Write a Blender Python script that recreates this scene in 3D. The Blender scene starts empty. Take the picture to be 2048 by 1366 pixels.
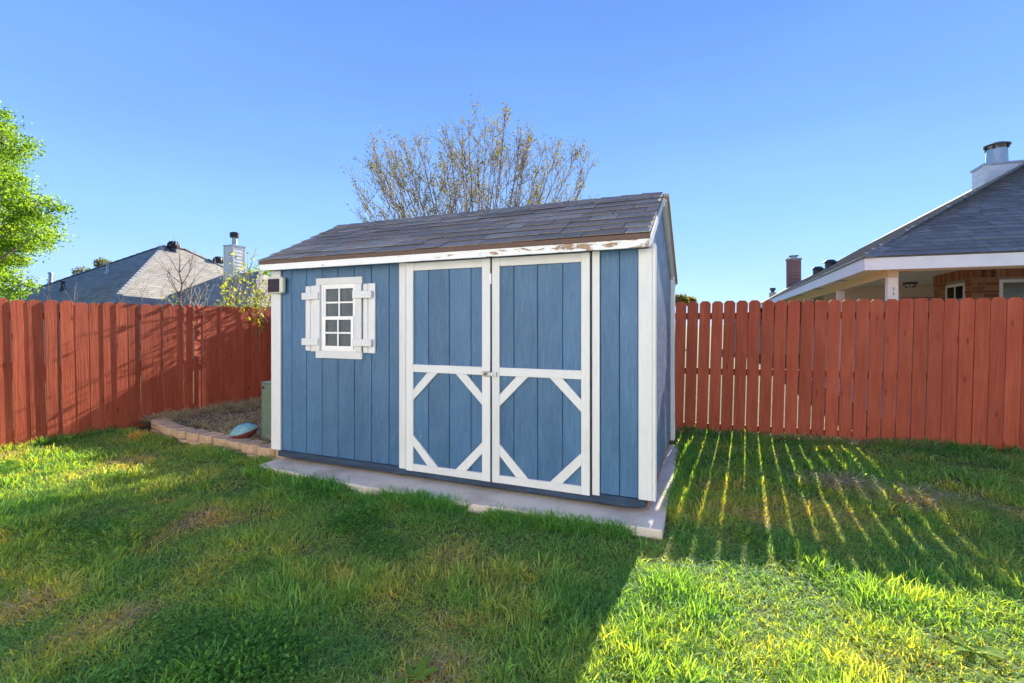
import bpy, bmesh, math, random
import numpy as np
from mathutils import Vector, Matrix, Euler
R = math.radians
random.seed(7)
rng = np.random.default_rng(7)
S = bpy.context.scene
COL = S.collection

# ---------------------------------------------------------------- camera, sky, sun, exposure
cam = bpy.data.objects.new('camera', bpy.data.cameras.new('camera'))
COL.objects.link(cam)
cam.location = (0, 0, 1.5)
cam.rotation_euler = (R(90), 0, 0)
cam.data.sensor_width = 36
cam.data.lens = 939.9 / 2048 * 36
cam.data.shift_y = -32.0 / 2048
cam.data.clip_end = 2000
S.camera = cam

SUN_AZ, SUN_EL = 27.1, 25.0            # degrees right of the view axis, above the horizon
SKY_GAIN, SKY_MIX = 3.2, 0.97
world = bpy.data.worlds.new('World')
S.world = world
world.use_nodes = True
wn = world.node_tree.nodes
wl = world.node_tree.links
sky = wn.new('ShaderNodeTexSky')
sky.sky_type = 'NISHITA'
sky.sun_disc = False
sky.sun_elevation = R(SUN_EL)
sky.sun_rotation = R(SUN_AZ)
sky.altitude = 300
sky.air_density = 1.0
sky.dust_density = 0.0
sky.ozone_density = 4.0
bg = wn['Background']
bg.inputs['Strength'].default_value = 0.15
# the photograph's sky has almost the same blue gradient all round: blend the sky texture with that gradient of elevation
tc_ = wn.new('ShaderNodeTexCoord')
sp_ = wn.new('ShaderNodeSeparateXYZ'); wl.new(tc_.outputs['Generated'], sp_.inputs[0])
rp_ = wn.new('ShaderNodeValToRGB')


def srgb(c):
    return tuple(((x / 255 + 0.055) / 1.055) ** 2.4 for x in c) + (1,)


STOPS = [(0.0, (176, 212, 246)), (0.09, (160, 202, 249)), (0.2, (138, 186, 249)), (0.35, (116, 163, 234)), (0.57, (94, 138, 212)), (1.0, (76, 116, 192))]
while len(rp_.color_ramp.elements) < len(STOPS): rp_.color_ramp.elements.new(0.5)
for e_, (p_, c_) in zip(rp_.color_ramp.elements, STOPS):
    e_.position = p_; e_.color = srgb(c_)
wl.new(sp_.outputs[2], rp_.inputs[0])
gm = wn.new('ShaderNodeVectorMath'); gm.operation = 'SCALE'
wl.new(rp_.outputs[0], gm.inputs[0]); gm.inputs['Scale'].default_value = SKY_GAIN
mx_ = wn.new('ShaderNodeMix'); mx_.data_type = 'RGBA'; mx_.inputs[0].default_value = SKY_MIX
wl.new(sky.outputs[0], mx_.inputs[6]); wl.new(gm.outputs[0], mx_.inputs[7])
nz_ = wn.new('ShaderNodeTexNoise'); nz_.inputs['Scale'].default_value = 3.0; nz_.inputs['Detail'].default_value = 6
mp_ = wn.new('ShaderNodeMapping'); mp_.inputs['Scale'].default_value = (1, 1, 3.5); wl.new(tc_.outputs['Generated'], mp_.inputs[0]); wl.new(mp_.outputs[0], nz_.inputs['Vector'])
mr_ = wn.new('ShaderNodeMapRange'); mr_.inputs[1].default_value = 0.3; mr_.inputs[2].default_value = 0.7; mr_.inputs[3].default_value = 0.97; mr_.inputs[4].default_value = 1.04
wl.new(nz_.outputs[0], mr_.inputs[0])
vs_ = wn.new('ShaderNodeVectorMath'); vs_.operation = 'SCALE'
wl.new(mx_.outputs[2], vs_.inputs[0]); wl.new(mr_.outputs[0], vs_.inputs['Scale'])
wl.new(vs_.outputs[0], bg.inputs['Color'])

sun = bpy.data.objects.new('sun', bpy.data.lights.new('sun', 'SUN'))
COL.objects.link(sun)
sun.data.energy = 5.0
sun.data.angle = R(0.5)
sun.data.color = (1.0, 0.93, 0.80)
sdir = Vector((math.sin(R(SUN_AZ)) * math.cos(R(SUN_EL)), math.cos(R(SUN_AZ)) * math.cos(R(SUN_EL)), math.sin(R(SUN_EL))))
sun.rotation_euler = sdir.to_track_quat('Z', 'Y').to_euler()
sun.location = (6, 12, 12)

S.view_settings.view_transform = 'Standard'
S.view_settings.look = 'None'
S.view_settings.exposure = 1.55
S.cycles.max_bounces = 6
S.cycles.diffuse_bounces = 3
S.cycles.glossy_bounces = 2
S.cycles.transmission_bounces = 4
S.cycles.transparent_max_bounces = 4
S.view_settings.gamma = 1.0
S.view_settings.use_curve_mapping = False

# ---------------------------------------------------------------- yard frame: the shed, the fences and the houses share it
TH = R(22.37)
FX = Vector((math.cos(TH), -math.sin(TH), 0))
SX = Vector((math.sin(TH), math.cos(TH), 0))
SW, SD = 3.933, 2.417
ORG = Vector((1.061, 3.557, 0)) - FX * SW


def L2W(u, v, z=0.0):
    return ORG + FX * u + SX * v + Vector((0, 0, z))


def W2L(x, y):
    d = Vector((x, y, 0)) - ORG
    return d.dot(FX), d.dot(SX)


# ---------------------------------------------------------------- helpers
def tag(o, label=None, cat=None, group=None, kind=None):
    if label: o['label'] = label
    if cat: o['category'] = cat
    if group: o['group'] = group
    if kind: o['kind'] = kind
    return o


def empty(name, loc=(0, 0, 0), rz=0.0):
    o = bpy.data.objects.new(name, None)
    o.empty_display_size = 0.2
    COL.objects.link(o)
    o.location = loc
    o.rotation_euler = (0, 0, rz)
    return o


def link(name, me, parent=None, mat4=None):
    o = bpy.data.objects.new(name, me)
    COL.objects.link(o)
    o.parent = parent
    if mat4 is not None:
        o.matrix_local = mat4
    return o


class MB:
    """collects shapes into one mesh"""
    def __init__(s):
        s.v, s.f, s.smooth = [], [], False

    def poly(s, pts, faces):
        n = len(s.v)
        s.v += [tuple(p) for p in pts]
        s.f += [tuple(i + n for i in f) for f in faces]
        return s

    def box(s, x0, x1, y0, y1, z0, z1):
        return s.poly([(x0, y0, z0), (x1, y0, z0), (x1, y1, z0), (x0, y1, z0), (x0, y0, z1), (x1, y0, z1), (x1, y1, z1), (x0, y1, z1)],
                      [(0, 3, 2, 1), (4, 5, 6, 7), (0, 1, 5, 4), (1, 2, 6, 5), (2, 3, 7, 6), (3, 0, 4, 7)])

    def prism(s, pts, axis, a, b):
        """polygon given in the two other axes, extruded along axis from a to b"""
        def P(p, t):
            if axis == 'y': return (p[0], t, p[1])
            if axis == 'x': return (t, p[0], p[1])
            return (p[0], p[1], t)
        n = len(pts)
        vs = [P(p, a) for p in pts] + [P(p, b) for p in pts]
        fs = [tuple(range(n)), tuple(range(2 * n - 1, n - 1, -1))]
        for i in range(n):
            j = (i + 1) % n
            fs.append((i, i + n, j + n, j))
        return s.poly(vs, fs)

    def cyl(s, c, r0, r1, z0, z1, n=16, rz=0):
        vs, k = [], 2 * math.pi / n
        for z, r in ((z0, r0), (z1, r1)):
            vs += [(c[0] + r * math.cos(k * i + rz), c[1] + r * math.sin(k * i + rz), z) for i in range(n)]
        fs = [tuple(range(n - 1, -1, -1)), tuple(range(n, 2 * n))]
        fs += [(i, (i + 1) % n, (i + 1) % n + n, i + n) for i in range(n)]
        return s.poly(vs, fs)

    def tube(s, pts, rad, n=5):
        pts = [Vector(p) for p in pts]
        m = len(pts)
        vs, fs = [], []
        for i, p in enumerate(pts):
            t = (pts[min(i + 1, m - 1)] - pts[max(i - 1, 0)])
            if t.length < 1e-9: t = Vector((0, 0, 1))
            t.normalize()
            a = t.cross(Vector((0.31, 0.95, 0.05)))
            if a.length < 1e-3: a = t.cross(Vector((1, 0, 0)))
            a.normalize()
            b = t.cross(a)
            r = rad[i] if hasattr(rad, '__len__') else rad
            for k in range(n):
                w = 2 * math.pi * k / n
                vs.append(p + (a * math.cos(w) + b * math.sin(w)) * r)
        for i in range(m - 1):
            for k in range(n):
                k2 = (k + 1) % n
                fs.append((i * n + k, i * n + k2, (i + 1) * n + k2, (i + 1) * n + k))
        fs.append(tuple(range(n - 1, -1, -1)))
        fs.append(tuple(range((m - 1) * n, m * n)))
        return s.poly(vs, fs)

    def mesh(s, name, mat, bevel=0.0, smooth=False):
        me = bpy.data.meshes.new(name)
        me.from_pydata(s.v, [], s.f)
        bm = bmesh.new()
        bm.from_mesh(me)
        bmesh.ops.recalc_face_normals(bm, faces=bm.faces)
        if bevel:
            es = [e for e in bm.edges if len(e.link_faces) == 2 and e.calc_face_angle(0) > 0.5]
            bmesh.ops.bevel(bm, geom=es, offset=bevel, segments=1, affect='EDGES', clamp_overlap=True)
        bm.to_mesh(me)
        bm.free()
        if smooth:
            me.polygons.foreach_set('use_smooth', [True] * len(me.polygons))
        me.materials.append(mat)
        return me

    def build(s, name, mat, parent=None, bevel=0.0, smooth=False, mat4=None):
        return link(name, s.mesh(name, mat, bevel, smooth), parent, mat4)


# ---------------------------------------------------------------- materials
class NT:
    def __init__(s, name):
        s.m = bpy.data.materials.new(name)
        s.m.use_nodes = True
        s.t = s.m.node_tree
        s.p = s.t.nodes['Principled BSDF']
        s.out = s.t.nodes['Material Output']

    def n(s, typ, **kw):
        nd = s.t.nodes.new(typ)
        for k, v in kw.items():
            if k.startswith('i_'):
                nd.inputs[k[2:].replace('_', ' ')].default_value = v
            else:
                setattr(nd, k, v)
        return nd

    def l(s, a, b):
        s.t.links.new(a, b)

    def coords(s, scale=(1, 1, 1), shift=True, what='Object'):
        tc = s.n('ShaderNodeTexCoord')
        mp = s.n('ShaderNodeMapping')
        mp.inputs['Scale'].default_value = scale
        s.l(tc.outputs[what], mp.inputs['Vector'])
        if shift:
            oi = s.n('ShaderNodeObjectInfo')
            mu = s.n('ShaderNodeMath', operation='MULTIPLY')
            mu.inputs[1].default_value = 37.0
            s.l(oi.outputs['Random'], mu.inputs[0])
            s.l(mu.outputs[0], mp.inputs['Location'])
        return mp.outputs[0]

    def noise(s, vec, scale, detail=4, rough=0.55, dist=0.0):
        nd = s.n('ShaderNodeTexNoise')
        nd.inputs['Scale'].default_value = scale
        nd.inputs['Detail'].default_value = detail
        nd.inputs['Roughness'].default_value = rough
        nd.inputs['Distortion'].default_value = dist
        s.l(vec, nd.inputs['Vector'])
        return nd.outputs['Fac']

    def ramp(s, fac, stops):
        nd = s.n('ShaderNodeValToRGB')
        el = nd.color_ramp.elements
        while len(el) < len(stops):
            el.new(0.5)
        for e, (p, c) in zip(el, stops):
            e.position = p
            e.color = (*c, 1) if hasattr(c, '__len__') else (c, c, c, 1)
        s.l(fac, nd.inputs[0])
        return nd.outputs[0]

    def mix(s, fac, a, b, blend='MIX'):
        nd = s.n('ShaderNodeMix', data_type='RGBA', blend_type=blend)
        for sock, val in ((nd.inputs[0], fac), (nd.inputs[6], a), (nd.inputs[7], b)):
            if hasattr(val, 'node'): s.l(val, sock)
            elif hasattr(val, '__len__'): sock.default_value = (*val, 1)
            else: sock.default_value = val
        return nd.outputs[2]

    def bump(s, h, strength=0.3, dist=0.01):
        nd = s.n('ShaderNodeBump')
        nd.inputs['Strength'].default_value = strength
        nd.inputs['Distance'].default_value = dist
        s.l(h, nd.inputs['Height'])
        s.l(nd.outputs[0], s.p.inputs['Normal'])

    def col(s, c):
        if hasattr(c, 'node'): s.l(c, s.p.inputs['Base Color'])
        else: s.p.inputs['Base Color'].default_value = (*c, 1)

    def rand(s):
        return s.n('ShaderNodeObjectInfo').outputs['Random']

    def rough(s, r, spec=0.5):
        s.p.inputs['Roughness'].default_value = r
        s.p.inputs['Specular IOR Level'].default_value = spec


def wood(name, base, dark, light, rough=0.6, spec=0.35, grain=(60, 60, 3), gb=0.35, varr=0.25, wear=None, wear_at=0.68, bumpd=0.006, knots=False):
    t = NT(name)
    v = t.coords(grain)
    g = t.noise(v, 1.0, 6, 0.6, 0.6)
    v2 = t.coords((3, 3, 1.2))
    b = t.noise(v2, 1.5, 4, 0.6)
    c = t.ramp(g, [(0.25, dark), (0.5, base), (0.75, light)])
    c2 = t.ramp(b, [(0.25, dark), (0.55, base), (0.8, light)])
    c = t.mix(0.5, c, c2)
    rv = t.ramp(t.rand(), [(0.0, 1 - varr), (1.0, 1 + varr * 0.5)])
    c = t.mix(1.0, c, rv, 'MULTIPLY')
    if knots:
        vo = t.n('ShaderNodeTexVoronoi')
        t.l(t.coords((6.5, 6.5, 2.2)), vo.inputs['Vector'])
        vo.inputs['Scale'].default_value = 1.0
        k = t.ramp(vo.outputs['Distance'], [(0.03, 1.0), (0.14, 0.0)])
        c = t.mix(k, c, tuple(x * 0.72 for x in dark))
    if wear:
        w = t.noise(t.coords((7, 7, 2.5)), 3.0, 8, 0.68)
        w = t.ramp(w, [(wear_at, 0.0), (wear_at + 0.04, 1.0)])
        c = t.mix(w, c, wear)
    t.col(c)
    t.rough(rough, spec)
    t.bump(g, gb, bumpd)
    return t.m


M = {}
M['blue'] = wood('blue_siding_paint', (0.050, 0.142, 0.280), (0.026, 0.090, 0.195), (0.095, 0.205, 0.355), 0.45, 0.5, (55, 55, 7), 0.9, 0.14, (0.15, 0.25, 0.35), 0.66, 0.010)
M['blue_glare'] = wood('blue_siding_painted_glare', (0.11, 0.19, 0.30), (0.07, 0.145, 0.25), (0.22, 0.29, 0.37), 0.45, 0.6, (55, 55, 7), 0.9, 0.14, (0.50, 0.50, 0.48), 0.56, 0.010)  # right gable boards: grazing sun glare put into a paler, patchy colour
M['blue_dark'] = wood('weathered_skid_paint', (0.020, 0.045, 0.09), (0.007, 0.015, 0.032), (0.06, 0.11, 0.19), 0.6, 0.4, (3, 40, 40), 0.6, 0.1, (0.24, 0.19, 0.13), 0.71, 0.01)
M['white'] = wood('white_trim_paint', (0.66, 0.665, 0.68), (0.56, 0.56, 0.57), (0.71, 0.715, 0.73), 0.5, 0.4, (50, 50, 6), 0.25, 0.06, (0.58, 0.50, 0.41), 0.71, 0.004)
M['white_h'] = wood('white_rail_paint', (0.66, 0.665, 0.68), (0.56, 0.56, 0.57), (0.71, 0.715, 0.73), 0.5, 0.4, (6, 50, 50), 0.25, 0.06, (0.58, 0.50, 0.41), 0.71, 0.004)
M['vinyl'] = NT('white_vinyl'); M['vinyl'].col((0.78, 0.78, 0.79)); M['vinyl'].rough(0.35); M['vinyl'] = M['vinyl'].m


def peel():
    t = NT('peeling_white_paint')
    tc = t.n('ShaderNodeTexCoord')
    sep = t.n('ShaderNodeSeparateXYZ'); t.l(tc.outputs['Object'], sep.inputs[0])
    mp = t.n('ShaderNodeMapping'); mp.inputs['Scale'].default_value = (5, 20, 22); t.l(tc.outputs['Object'], mp.inputs[0])
    n = t.noise(mp.outputs[0], 1.6, 8, 0.65)
    mr = t.n('ShaderNodeMapRange'); mr.inputs[1].default_value = 0.8; mr.inputs[2].default_value = 3.9
    mr.inputs[3].default_value = -0.10; mr.inputs[4].default_value = 0.09; t.l(sep.outputs[0], mr.inputs[0])
    ad = t.n('ShaderNodeMath', operation='ADD'); t.l(n, ad.inputs[0]); t.l(mr.outputs[0], ad.inputs[1])
    k = t.ramp(ad.outputs[0], [(0.60, 0.0), (0.615, 1.0)])
    wd = t.ramp(t.noise(mp.outputs[0], 6, 4), [(0.3, (0.20, 0.11, 0.06)), (0.7, (0.46, 0.32, 0.2))])
    t.col(t.mix(k, (0.78, 0.78, 0.78), wd))
    inv = t.ramp(k, [(0, 1.0), (1, 0.0)])
    t.bump(inv, 0.6, 0.004); t.rough(0.6)
    return t.m


M['peel'] = peel()
M['red'] = wood('red_fence_stain', (0.45, 0.092, 0.042), (0.29, 0.050, 0.023), (0.60, 0.155, 0.080), 0.72, 0.25, (45, 45, 2.2), 0.7, 0.22, (0.54, 0.21, 0.13), 0.70, 0.006, True)
M['red_rail'] = wood('red_fence_rail_stain', (0.25, 0.05, 0.03), (0.17, 0.03, 0.02), (0.33, 0.08, 0.05), 0.75, 0.25, (3, 45, 45), 0.4, 0.15)
M['brown_strip'] = wood('brown_drip_edge', (0.105, 0.055, 0.042), (0.075, 0.038, 0.030), (0.15, 0.085, 0.062), 0.5, 0.4, (4, 40, 40), 0.2, 0.05)
M['weathered'] = wood('weathered_grey_wood', (0.34, 0.30, 0.26), (0.24, 0.21, 0.18), (0.45, 0.41, 0.36), 0.8, 0.2)
M['raw_wood'] = wood('raw_wood', (0.30, 0.18, 0.10), (0.2, 0.11, 0.06), (0.42, 0.28, 0.17), 0.8, 0.2)


def shingle(name, cols, grit=220, rough=0.9):
    t = NT(name)
    c = t.ramp(t.rand(), [(i / (len(cols) - 1), c) for i, c in enumerate(cols)])
    v = t.coords((1, 1, 1))
    g = t.noise(v, grit, 2, 0.7)
    c = t.mix(1.0, c, t.ramp(g, [(0.25, 0.62), (0.75, 1.4)]), 'MULTIPLY')
    b = t.noise(v, 4, 4, 0.6)
    c = t.mix(1.0, c, t.ramp(b, [(0.3, 0.8), (0.7, 1.15)]), 'MULTIPLY')
    t.col(c); t.rough(rough, 0.25); t.bump(g, 0.5, 0.004)
    return t.m


M['shingle'] = shingle('shed_shingle', [(0.165, 0.155, 0.148), (0.24, 0.232, 0.225), (0.22, 0.185, 0.16), (0.185, 0.18, 0.18), (0.30, 0.288, 0.275), (0.235, 0.20, 0.175), (0.20, 0.20, 0.205)])
M['shingle_r'] = shingle('slate_grey_shingle', [(0.15, 0.155, 0.165), (0.21, 0.215, 0.22), (0.17, 0.175, 0.185), (0.25, 0.25, 0.25)])


def far_shingle(name, a, b):
    t = NT(name)
    tc = t.n('ShaderNodeTexCoord')
    br = t.n('ShaderNodeTexBrick')
    t.l(tc.outputs['UV'], br.inputs['Vector'])
    br.inputs['Scale'].default_value = 1.0
    br.inputs['Brick Width'].default_value = 0.3
    br.inputs['Row Height'].default_value = 0.145
    br.inputs['Mortar Size'].default_value = 0.012
    br.inputs['Mortar Smooth'].default_value = 0.3
    br.inputs['Color1'].default_value = (*a, 1); br.inputs['Color2'].default_value = (*b, 1)
    br.inputs['Mortar'].default_value = (*(x * 0.55 for x in a), 1)
    n = t.noise(tc.outputs['Object'], 1.2, 5)
    t.col(t.mix(1.0, br.outputs[0], t.ramp(n, [(0.3, 0.82), (0.7, 1.12)]), 'MULTIPLY'))
    t.rough(0.9, 0.2)
    f = t.ramp(br.outputs['Fac'], [(0, 1.0), (1, 0.0)])
    t.bump(f, 0.6, 0.02)
    return t.m


M['shingle_far'] = far_shingle('weathered_grey_shingle', (0.30, 0.27, 0.23), (0.42, 0.38, 0.325))


def concrete():
    t = NT('concrete')
    v = t.coords((1, 1, 1), False)
    n = t.noise(v, 2.0, 8, 0.65)
    n2 = t.noise(v, 90, 3, 0.6)
    c = t.ramp(n, [(0.3, (0.46, 0.40, 0.335)), (0.5, (0.66, 0.585, 0.51)), (0.75, (0.74, 0.67, 0.60))])
    c = t.mix(1.0, c, t.ramp(n2, [(0.3, 0.88), (0.7, 1.06)]), 'MULTIPLY')
    t.col(c); t.rough(0.85, 0.3); t.bump(n2, 0.3, 0.003)
    return t.m


M['concrete'] = concrete()


def plain(name, c, rough=0.5, metal=0.0, var=0.12, scale=8, spec=0.5, bump=0.0):
    t = NT(name)
    n = t.noise(t.coords((1, 1, 1)), scale, 5, 0.6)
    t.col(t.mix(1.0, c, t.ramp(n, [(0.3, 1 - var), (0.7, 1 + var)]), 'MULTIPLY'))
    t.rough(rough, spec)
    t.p.inputs['Metallic'].default_value = metal
    if bump: t.bump(n, bump, 0.01)
    return t.m


M['block'] = plain('tan_concrete_block', (0.50, 0.34, 0.23), 0.9, 0, 0.28, 60, 0.2, 0.7)
M['block_top'] = M['block']
M['metal'] = plain('galvanised_metal', (0.42, 0.46, 0.48), 0.42, 0.7, 0.15, 12)
M['dark_metal'] = plain('dark_metal', (0.06, 0.065, 0.07), 0.5, 0.5, 0.2, 20)
M['rust_metal'] = plain('rusty_latch_metal', (0.34, 0.30, 0.26), 0.5, 0.6, 0.5, 60)
M['black'] = plain('black_plastic', (0.02, 0.02, 0.022), 0.45)
M['cream'] = plain('cream_paint', (0.88, 0.79, 0.58), 0.6, 0, 0.05, 3)
M['cream_beam'] = plain('tan_beam_paint', (0.72, 0.60, 0.40), 0.6, 0, 0.05, 3)
M['housewhite'] = plain('white_house_paint', (0.76, 0.76, 0.76), 0.55, 0, 0.06, 5)
M['greywhite'] = plain('grey_white_siding', (0.74, 0.74, 0.69), 0.6, 0, 0.08, 3)
M['siding_pale'] = plain('pale_lap_siding', (0.77, 0.76, 0.74), 0.6, 0, 0.05, 3)
M['ivory'] = plain('ivory_plastic', (0.62, 0.62, 0.52), 0.4, 0, 0.05, 10)
M['green_box'] = plain('utility_green', (0.105, 0.15, 0.115), 0.5, 0, 0.15, 10)
M['stucco'] = plain('beige_wall', (0.55, 0.47, 0.38), 0.8, 0, 0.08, 3)
M['mortar'] = plain('mortar', (0.33, 0.28, 0.22), 0.9, 0, 0.15, 30)
M['teal_ball'] = plain('faded_teal_leather', (0.16, 0.34, 0.40), 0.65, 0, 0.3, 25, 0.3, 0.3)
M['maroon_ball'] = plain('maroon_leather', (0.16, 0.03, 0.035), 0.6, 0, 0.3, 25, 0.3, 0.3)
M['curtain'] = plain('mauve_curtain', (0.27, 0.095, 0.125), 0.9, 0, 0.45, 45, 0.1)
M['dark_room'] = plain('dark_interior', (0.03, 0.03, 0.03), 0.9)


def brick_mat():
    t = NT('brown_brick')
    c = t.ramp(t.rand(), [(0, (0.22, 0.085, 0.04)), (0.35, (0.34, 0.15, 0.07)), (0.7, (0.40, 0.21, 0.10)), (0.9, (0.28, 0.10, 0.05)), (1, (0.12, 0.06, 0.04))])
    n = t.noise(t.coords((1, 1, 1)), 30, 5, 0.7)
    t.col(t.mix(1.0, c, t.ramp(n, [(0.3, 0.7), (0.7, 1.25)]), 'MULTIPLY'))
    t.rough(0.85, 0.25); t.bump(n, 0.5, 0.006)
    return t.m


M['brick'] = brick_mat()


def brick_far():
    t = NT('far_red_brick')
    tc = t.n('ShaderNodeTexCoord')
    br = t.n('ShaderNodeTexBrick')
    t.l(tc.outputs['UV'], br.inputs['Vector'])
    br.inputs['Scale'].default_value = 1.0
    br.inputs['Brick Width'].default_value = 0.21; br.inputs['Row Height'].default_value = 0.075; br.inputs['Mortar Size'].default_value = 0.008
    br.inputs['Color1'].default_value = (0.20, 0.075, 0.06, 1); br.inputs['Color2'].default_value = (0.29, 0.12, 0.09, 1); br.inputs['Mortar'].default_value = (0.36, 0.30, 0.27, 1)
    t.col(br.outputs[0]); t.rough(0.9, 0.2)
    return t.m


M['brick_far'] = brick_far()


def glass(name, tint):
    t = NT(name)
    tr = t.n('ShaderNodeBsdfTransparent'); tr.inputs[0].default_value = (*tint, 1)
    gl = t.n('ShaderNodeBsdfGlossy'); gl.inputs['Roughness'].default_value = 0.03
    fr = t.n('ShaderNodeFresnel'); fr.inputs[0].default_value = 1.25
    mx = t.n('ShaderNodeMixShader')
    t.l(fr.outputs[0], mx.inputs[0]); t.l(tr.outputs[0], mx.inputs[1]); t.l(gl.outputs[0], mx.inputs[2])
    t.l(mx.outputs[0], t.out.inputs['Surface'])
    return t.m


M['glass'] = glass('window_glass', (0.80, 0.80, 0.78))
t = NT('solar_panel'); t.col((0.035, 0.015, 0.02)); t.rough(0.06, 0.3); M['solar'] = t.m
M['shade'] = plain('olive_shade', (0.115, 0.115, 0.09), 0.8, 0, 0.3, 30)
M['blind'] = plain('window_blind', (0.58, 0.60, 0.54), 0.6, 0, 0.1, 4)


def bark(name, a, b):
    t = NT(name)
    n = t.noise(t.coords((8, 8, 2), False), 5, 5)
    t.col(t.ramp(n, [(0.3, a), (0.7, b)])); t.rough(0.9, 0.2)
    return t.m


M['bark'] = bark('brown_bark', (0.15, 0.10, 0.065), (0.27, 0.19, 0.125))
M['bark_pale'] = bark('pale_bark', (0.26, 0.22, 0.18), (0.42, 0.37, 0.31))
M['bark_grey'] = bark('grey_bark', (0.13, 0.105, 0.085), (0.24, 0.2, 0.17))


def leaf(name, stops, trans=0.45, attr=None, rough=0.5, glow=(2.1, 1.6, 0.5)):
    t = NT(name)
    if attr:
        a = t.n('ShaderNodeAttribute', attribute_name=attr, attribute_type='GEOMETRY')
        f = a.outputs['Fac']
    else:
        a = t.n('ShaderNodeAttribute', attribute_name='tint', attribute_type='GEOMETRY')
        f = a.outputs['Fac']
    c = t.ramp(f, stops)
    if attr:
        a2 = t.n('ShaderNodeAttribute', attribute_name='tint', attribute_type='GEOMETRY')
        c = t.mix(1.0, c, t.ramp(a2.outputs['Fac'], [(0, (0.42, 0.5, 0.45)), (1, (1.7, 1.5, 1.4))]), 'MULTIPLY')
    t.col(c); t.rough(rough, 0.22)
    tr = t.n('ShaderNodeBsdfTranslucent')
    c2 = t.mix(1.0, c, glow, 'MULTIPLY')
    t.l(c2, tr.inputs[0])
    mx = t.n('ShaderNodeMixShader'); mx.inputs[0].default_value = trans
    t.l(t.p.outputs[0], mx.inputs[1]); t.l(tr.outputs[0], mx.inputs[2])
    t.l(mx.outputs[0], t.out.inputs['Surface'])
    return t.m


M['leaf_green'] = leaf('fresh_green_leaf', [(0, (0.09, 0.20, 0.02)), (0.5, (0.16, 0.31, 0.035)), (1, (0.27, 0.40, 0.06))], 0.58, None, 0.55, (1.9, 1.6, 0.6))
M['leaf_olive'] = leaf('sparse_olive_leaf', [(0, (0.06, 0.05, 0.02)), (0.4, (0.20, 0.19, 0.04)), (1, (0.34, 0.31, 0.07))], 0.4, None, 0.95, (1.4, 1.3, 0.6))
M['leaf_yellow'] = leaf('young_yellow_leaf', [(0, (0.16, 0.24, 0.03)), (1, (0.34, 0.40, 0.07))], 0.5)
M['grass'] = leaf('lawn_blade', [(0, (0.085, 0.30, 0.115)), (0.35, (0.165, 0.38, 0.135)), (0.6, (0.29, 0.43, 0.16)), (0.8, (0.42, 0.42, 0.21)), (1, (0.58, 0.51, 0.33))], 0.55, 'dry', 0.6, (3.2, 1.75, 0.2))
M['straw'] = leaf('dry_straw', [(0, (0.20, 0.18, 0.10)), (0.5, (0.38, 0.33, 0.2)), (1, (0.58, 0.52, 0.37))], 0.25, None, 0.7)
M['weed'] = leaf('weed_leaf', [(0, (0.085, 0.25, 0.055)), (0.6, (0.13, 0.31, 0.07)), (1, (0.22, 0.37, 0.10))], 0.45, 'dry', 0.75)
M['weed_big'] = leaf('broad_weed_leaf', [(0, (0.10, 0.22, 0.035)), (1, (0.20, 0.33, 0.06))], 0.5, None, 0.85)


def soil():
    t = NT('lawn_soil')
    tc = t.n('ShaderNodeTexCoord')
    n = t.noise(tc.outputs['Object'], 1.3, 8, 0.7)
    n2 = t.noise(tc.outputs['Object'], 45, 4, 0.7)
    c = t.ramp(n, [(0.35, (0.085, 0.105, 0.04)), (0.55, (0.15, 0.145, 0.07)), (0.72, (0.26, 0.21, 0.125))])
    t.col(t.mix(1.0, c, t.ramp(n2, [(0.3, 0.5), (0.7, 1.3)]), 'MULTIPLY')); t.rough(0.95, 0.1)
    t.bump(n2, 0.8, 0.02)
    return t.m


def mulch():
    t = NT('mulch')
    tc = t.n('ShaderNodeTexCoord')
    n = t.noise(tc.outputs['Object'], 28, 6, 0.7)
    t.col(t.ramp(n, [(0.3, (0.05, 0.042, 0.032)), (0.55, (0.13, 0.11, 0.08)), (0.75, (0.27, 0.235, 0.175))])); t.rough(0.95, 0.1)
    t.bump(n, 0.9, 0.03)
    return t.m


M['soil'] = soil()
M['mulch'] = mulch()

# ================================================================ GROUND
def lump(x, y):
    return 0.016 * math.sin(1.9 * x + 0.6 * y) * math.sin(1.4 * y - 0.5 * x + 1.0) + 0.010 * math.sin(4.7 * x - 2.1 * y) * math.sin(3.9 * y + 1.3 * x)


me = bpy.data.meshes.new('ground')
xs = [-600, -200, -60, -25] + list(np.arange(-10, 10.01, 0.25)) + [25, 60, 200, 600]
ys = [-600, -200, -60, -12] + list(np.arange(-3, 12.01, 0.25)) + [25, 60, 200, 900]
vs = [(x, y, (lump(x, y) - 0.012) if (-9 < x < 9 and -2.5 < y < 11) else -0.012) for y in ys for x in xs]
nx = len(xs)
me.from_pydata(vs, [], [(j * nx + i, j * nx + i + 1, (j + 1) * nx + i + 1, (j + 1) * nx + i) for j in range(len(ys) - 1) for i in range(nx - 1)])
me.materials.append(M['soil'])
tag(link('ground', me), kind='structure')

# raised planting bed behind the block edging
bed = [(-3.47, 0.62), (-2.9, 0.52), (-2.2, 0.46), (-1.4, 0.40), (-0.6, 0.32), (-0.05, 0.26), (-0.05, 3.24), (-3.47, 3.24)]


def in_bed(u, v):
    if not (-3.47 < u < -0.05 and v < 3.24): return False
    return v > 0.26 + (0.36 * (-u - 0.05) / 3.4)


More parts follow.
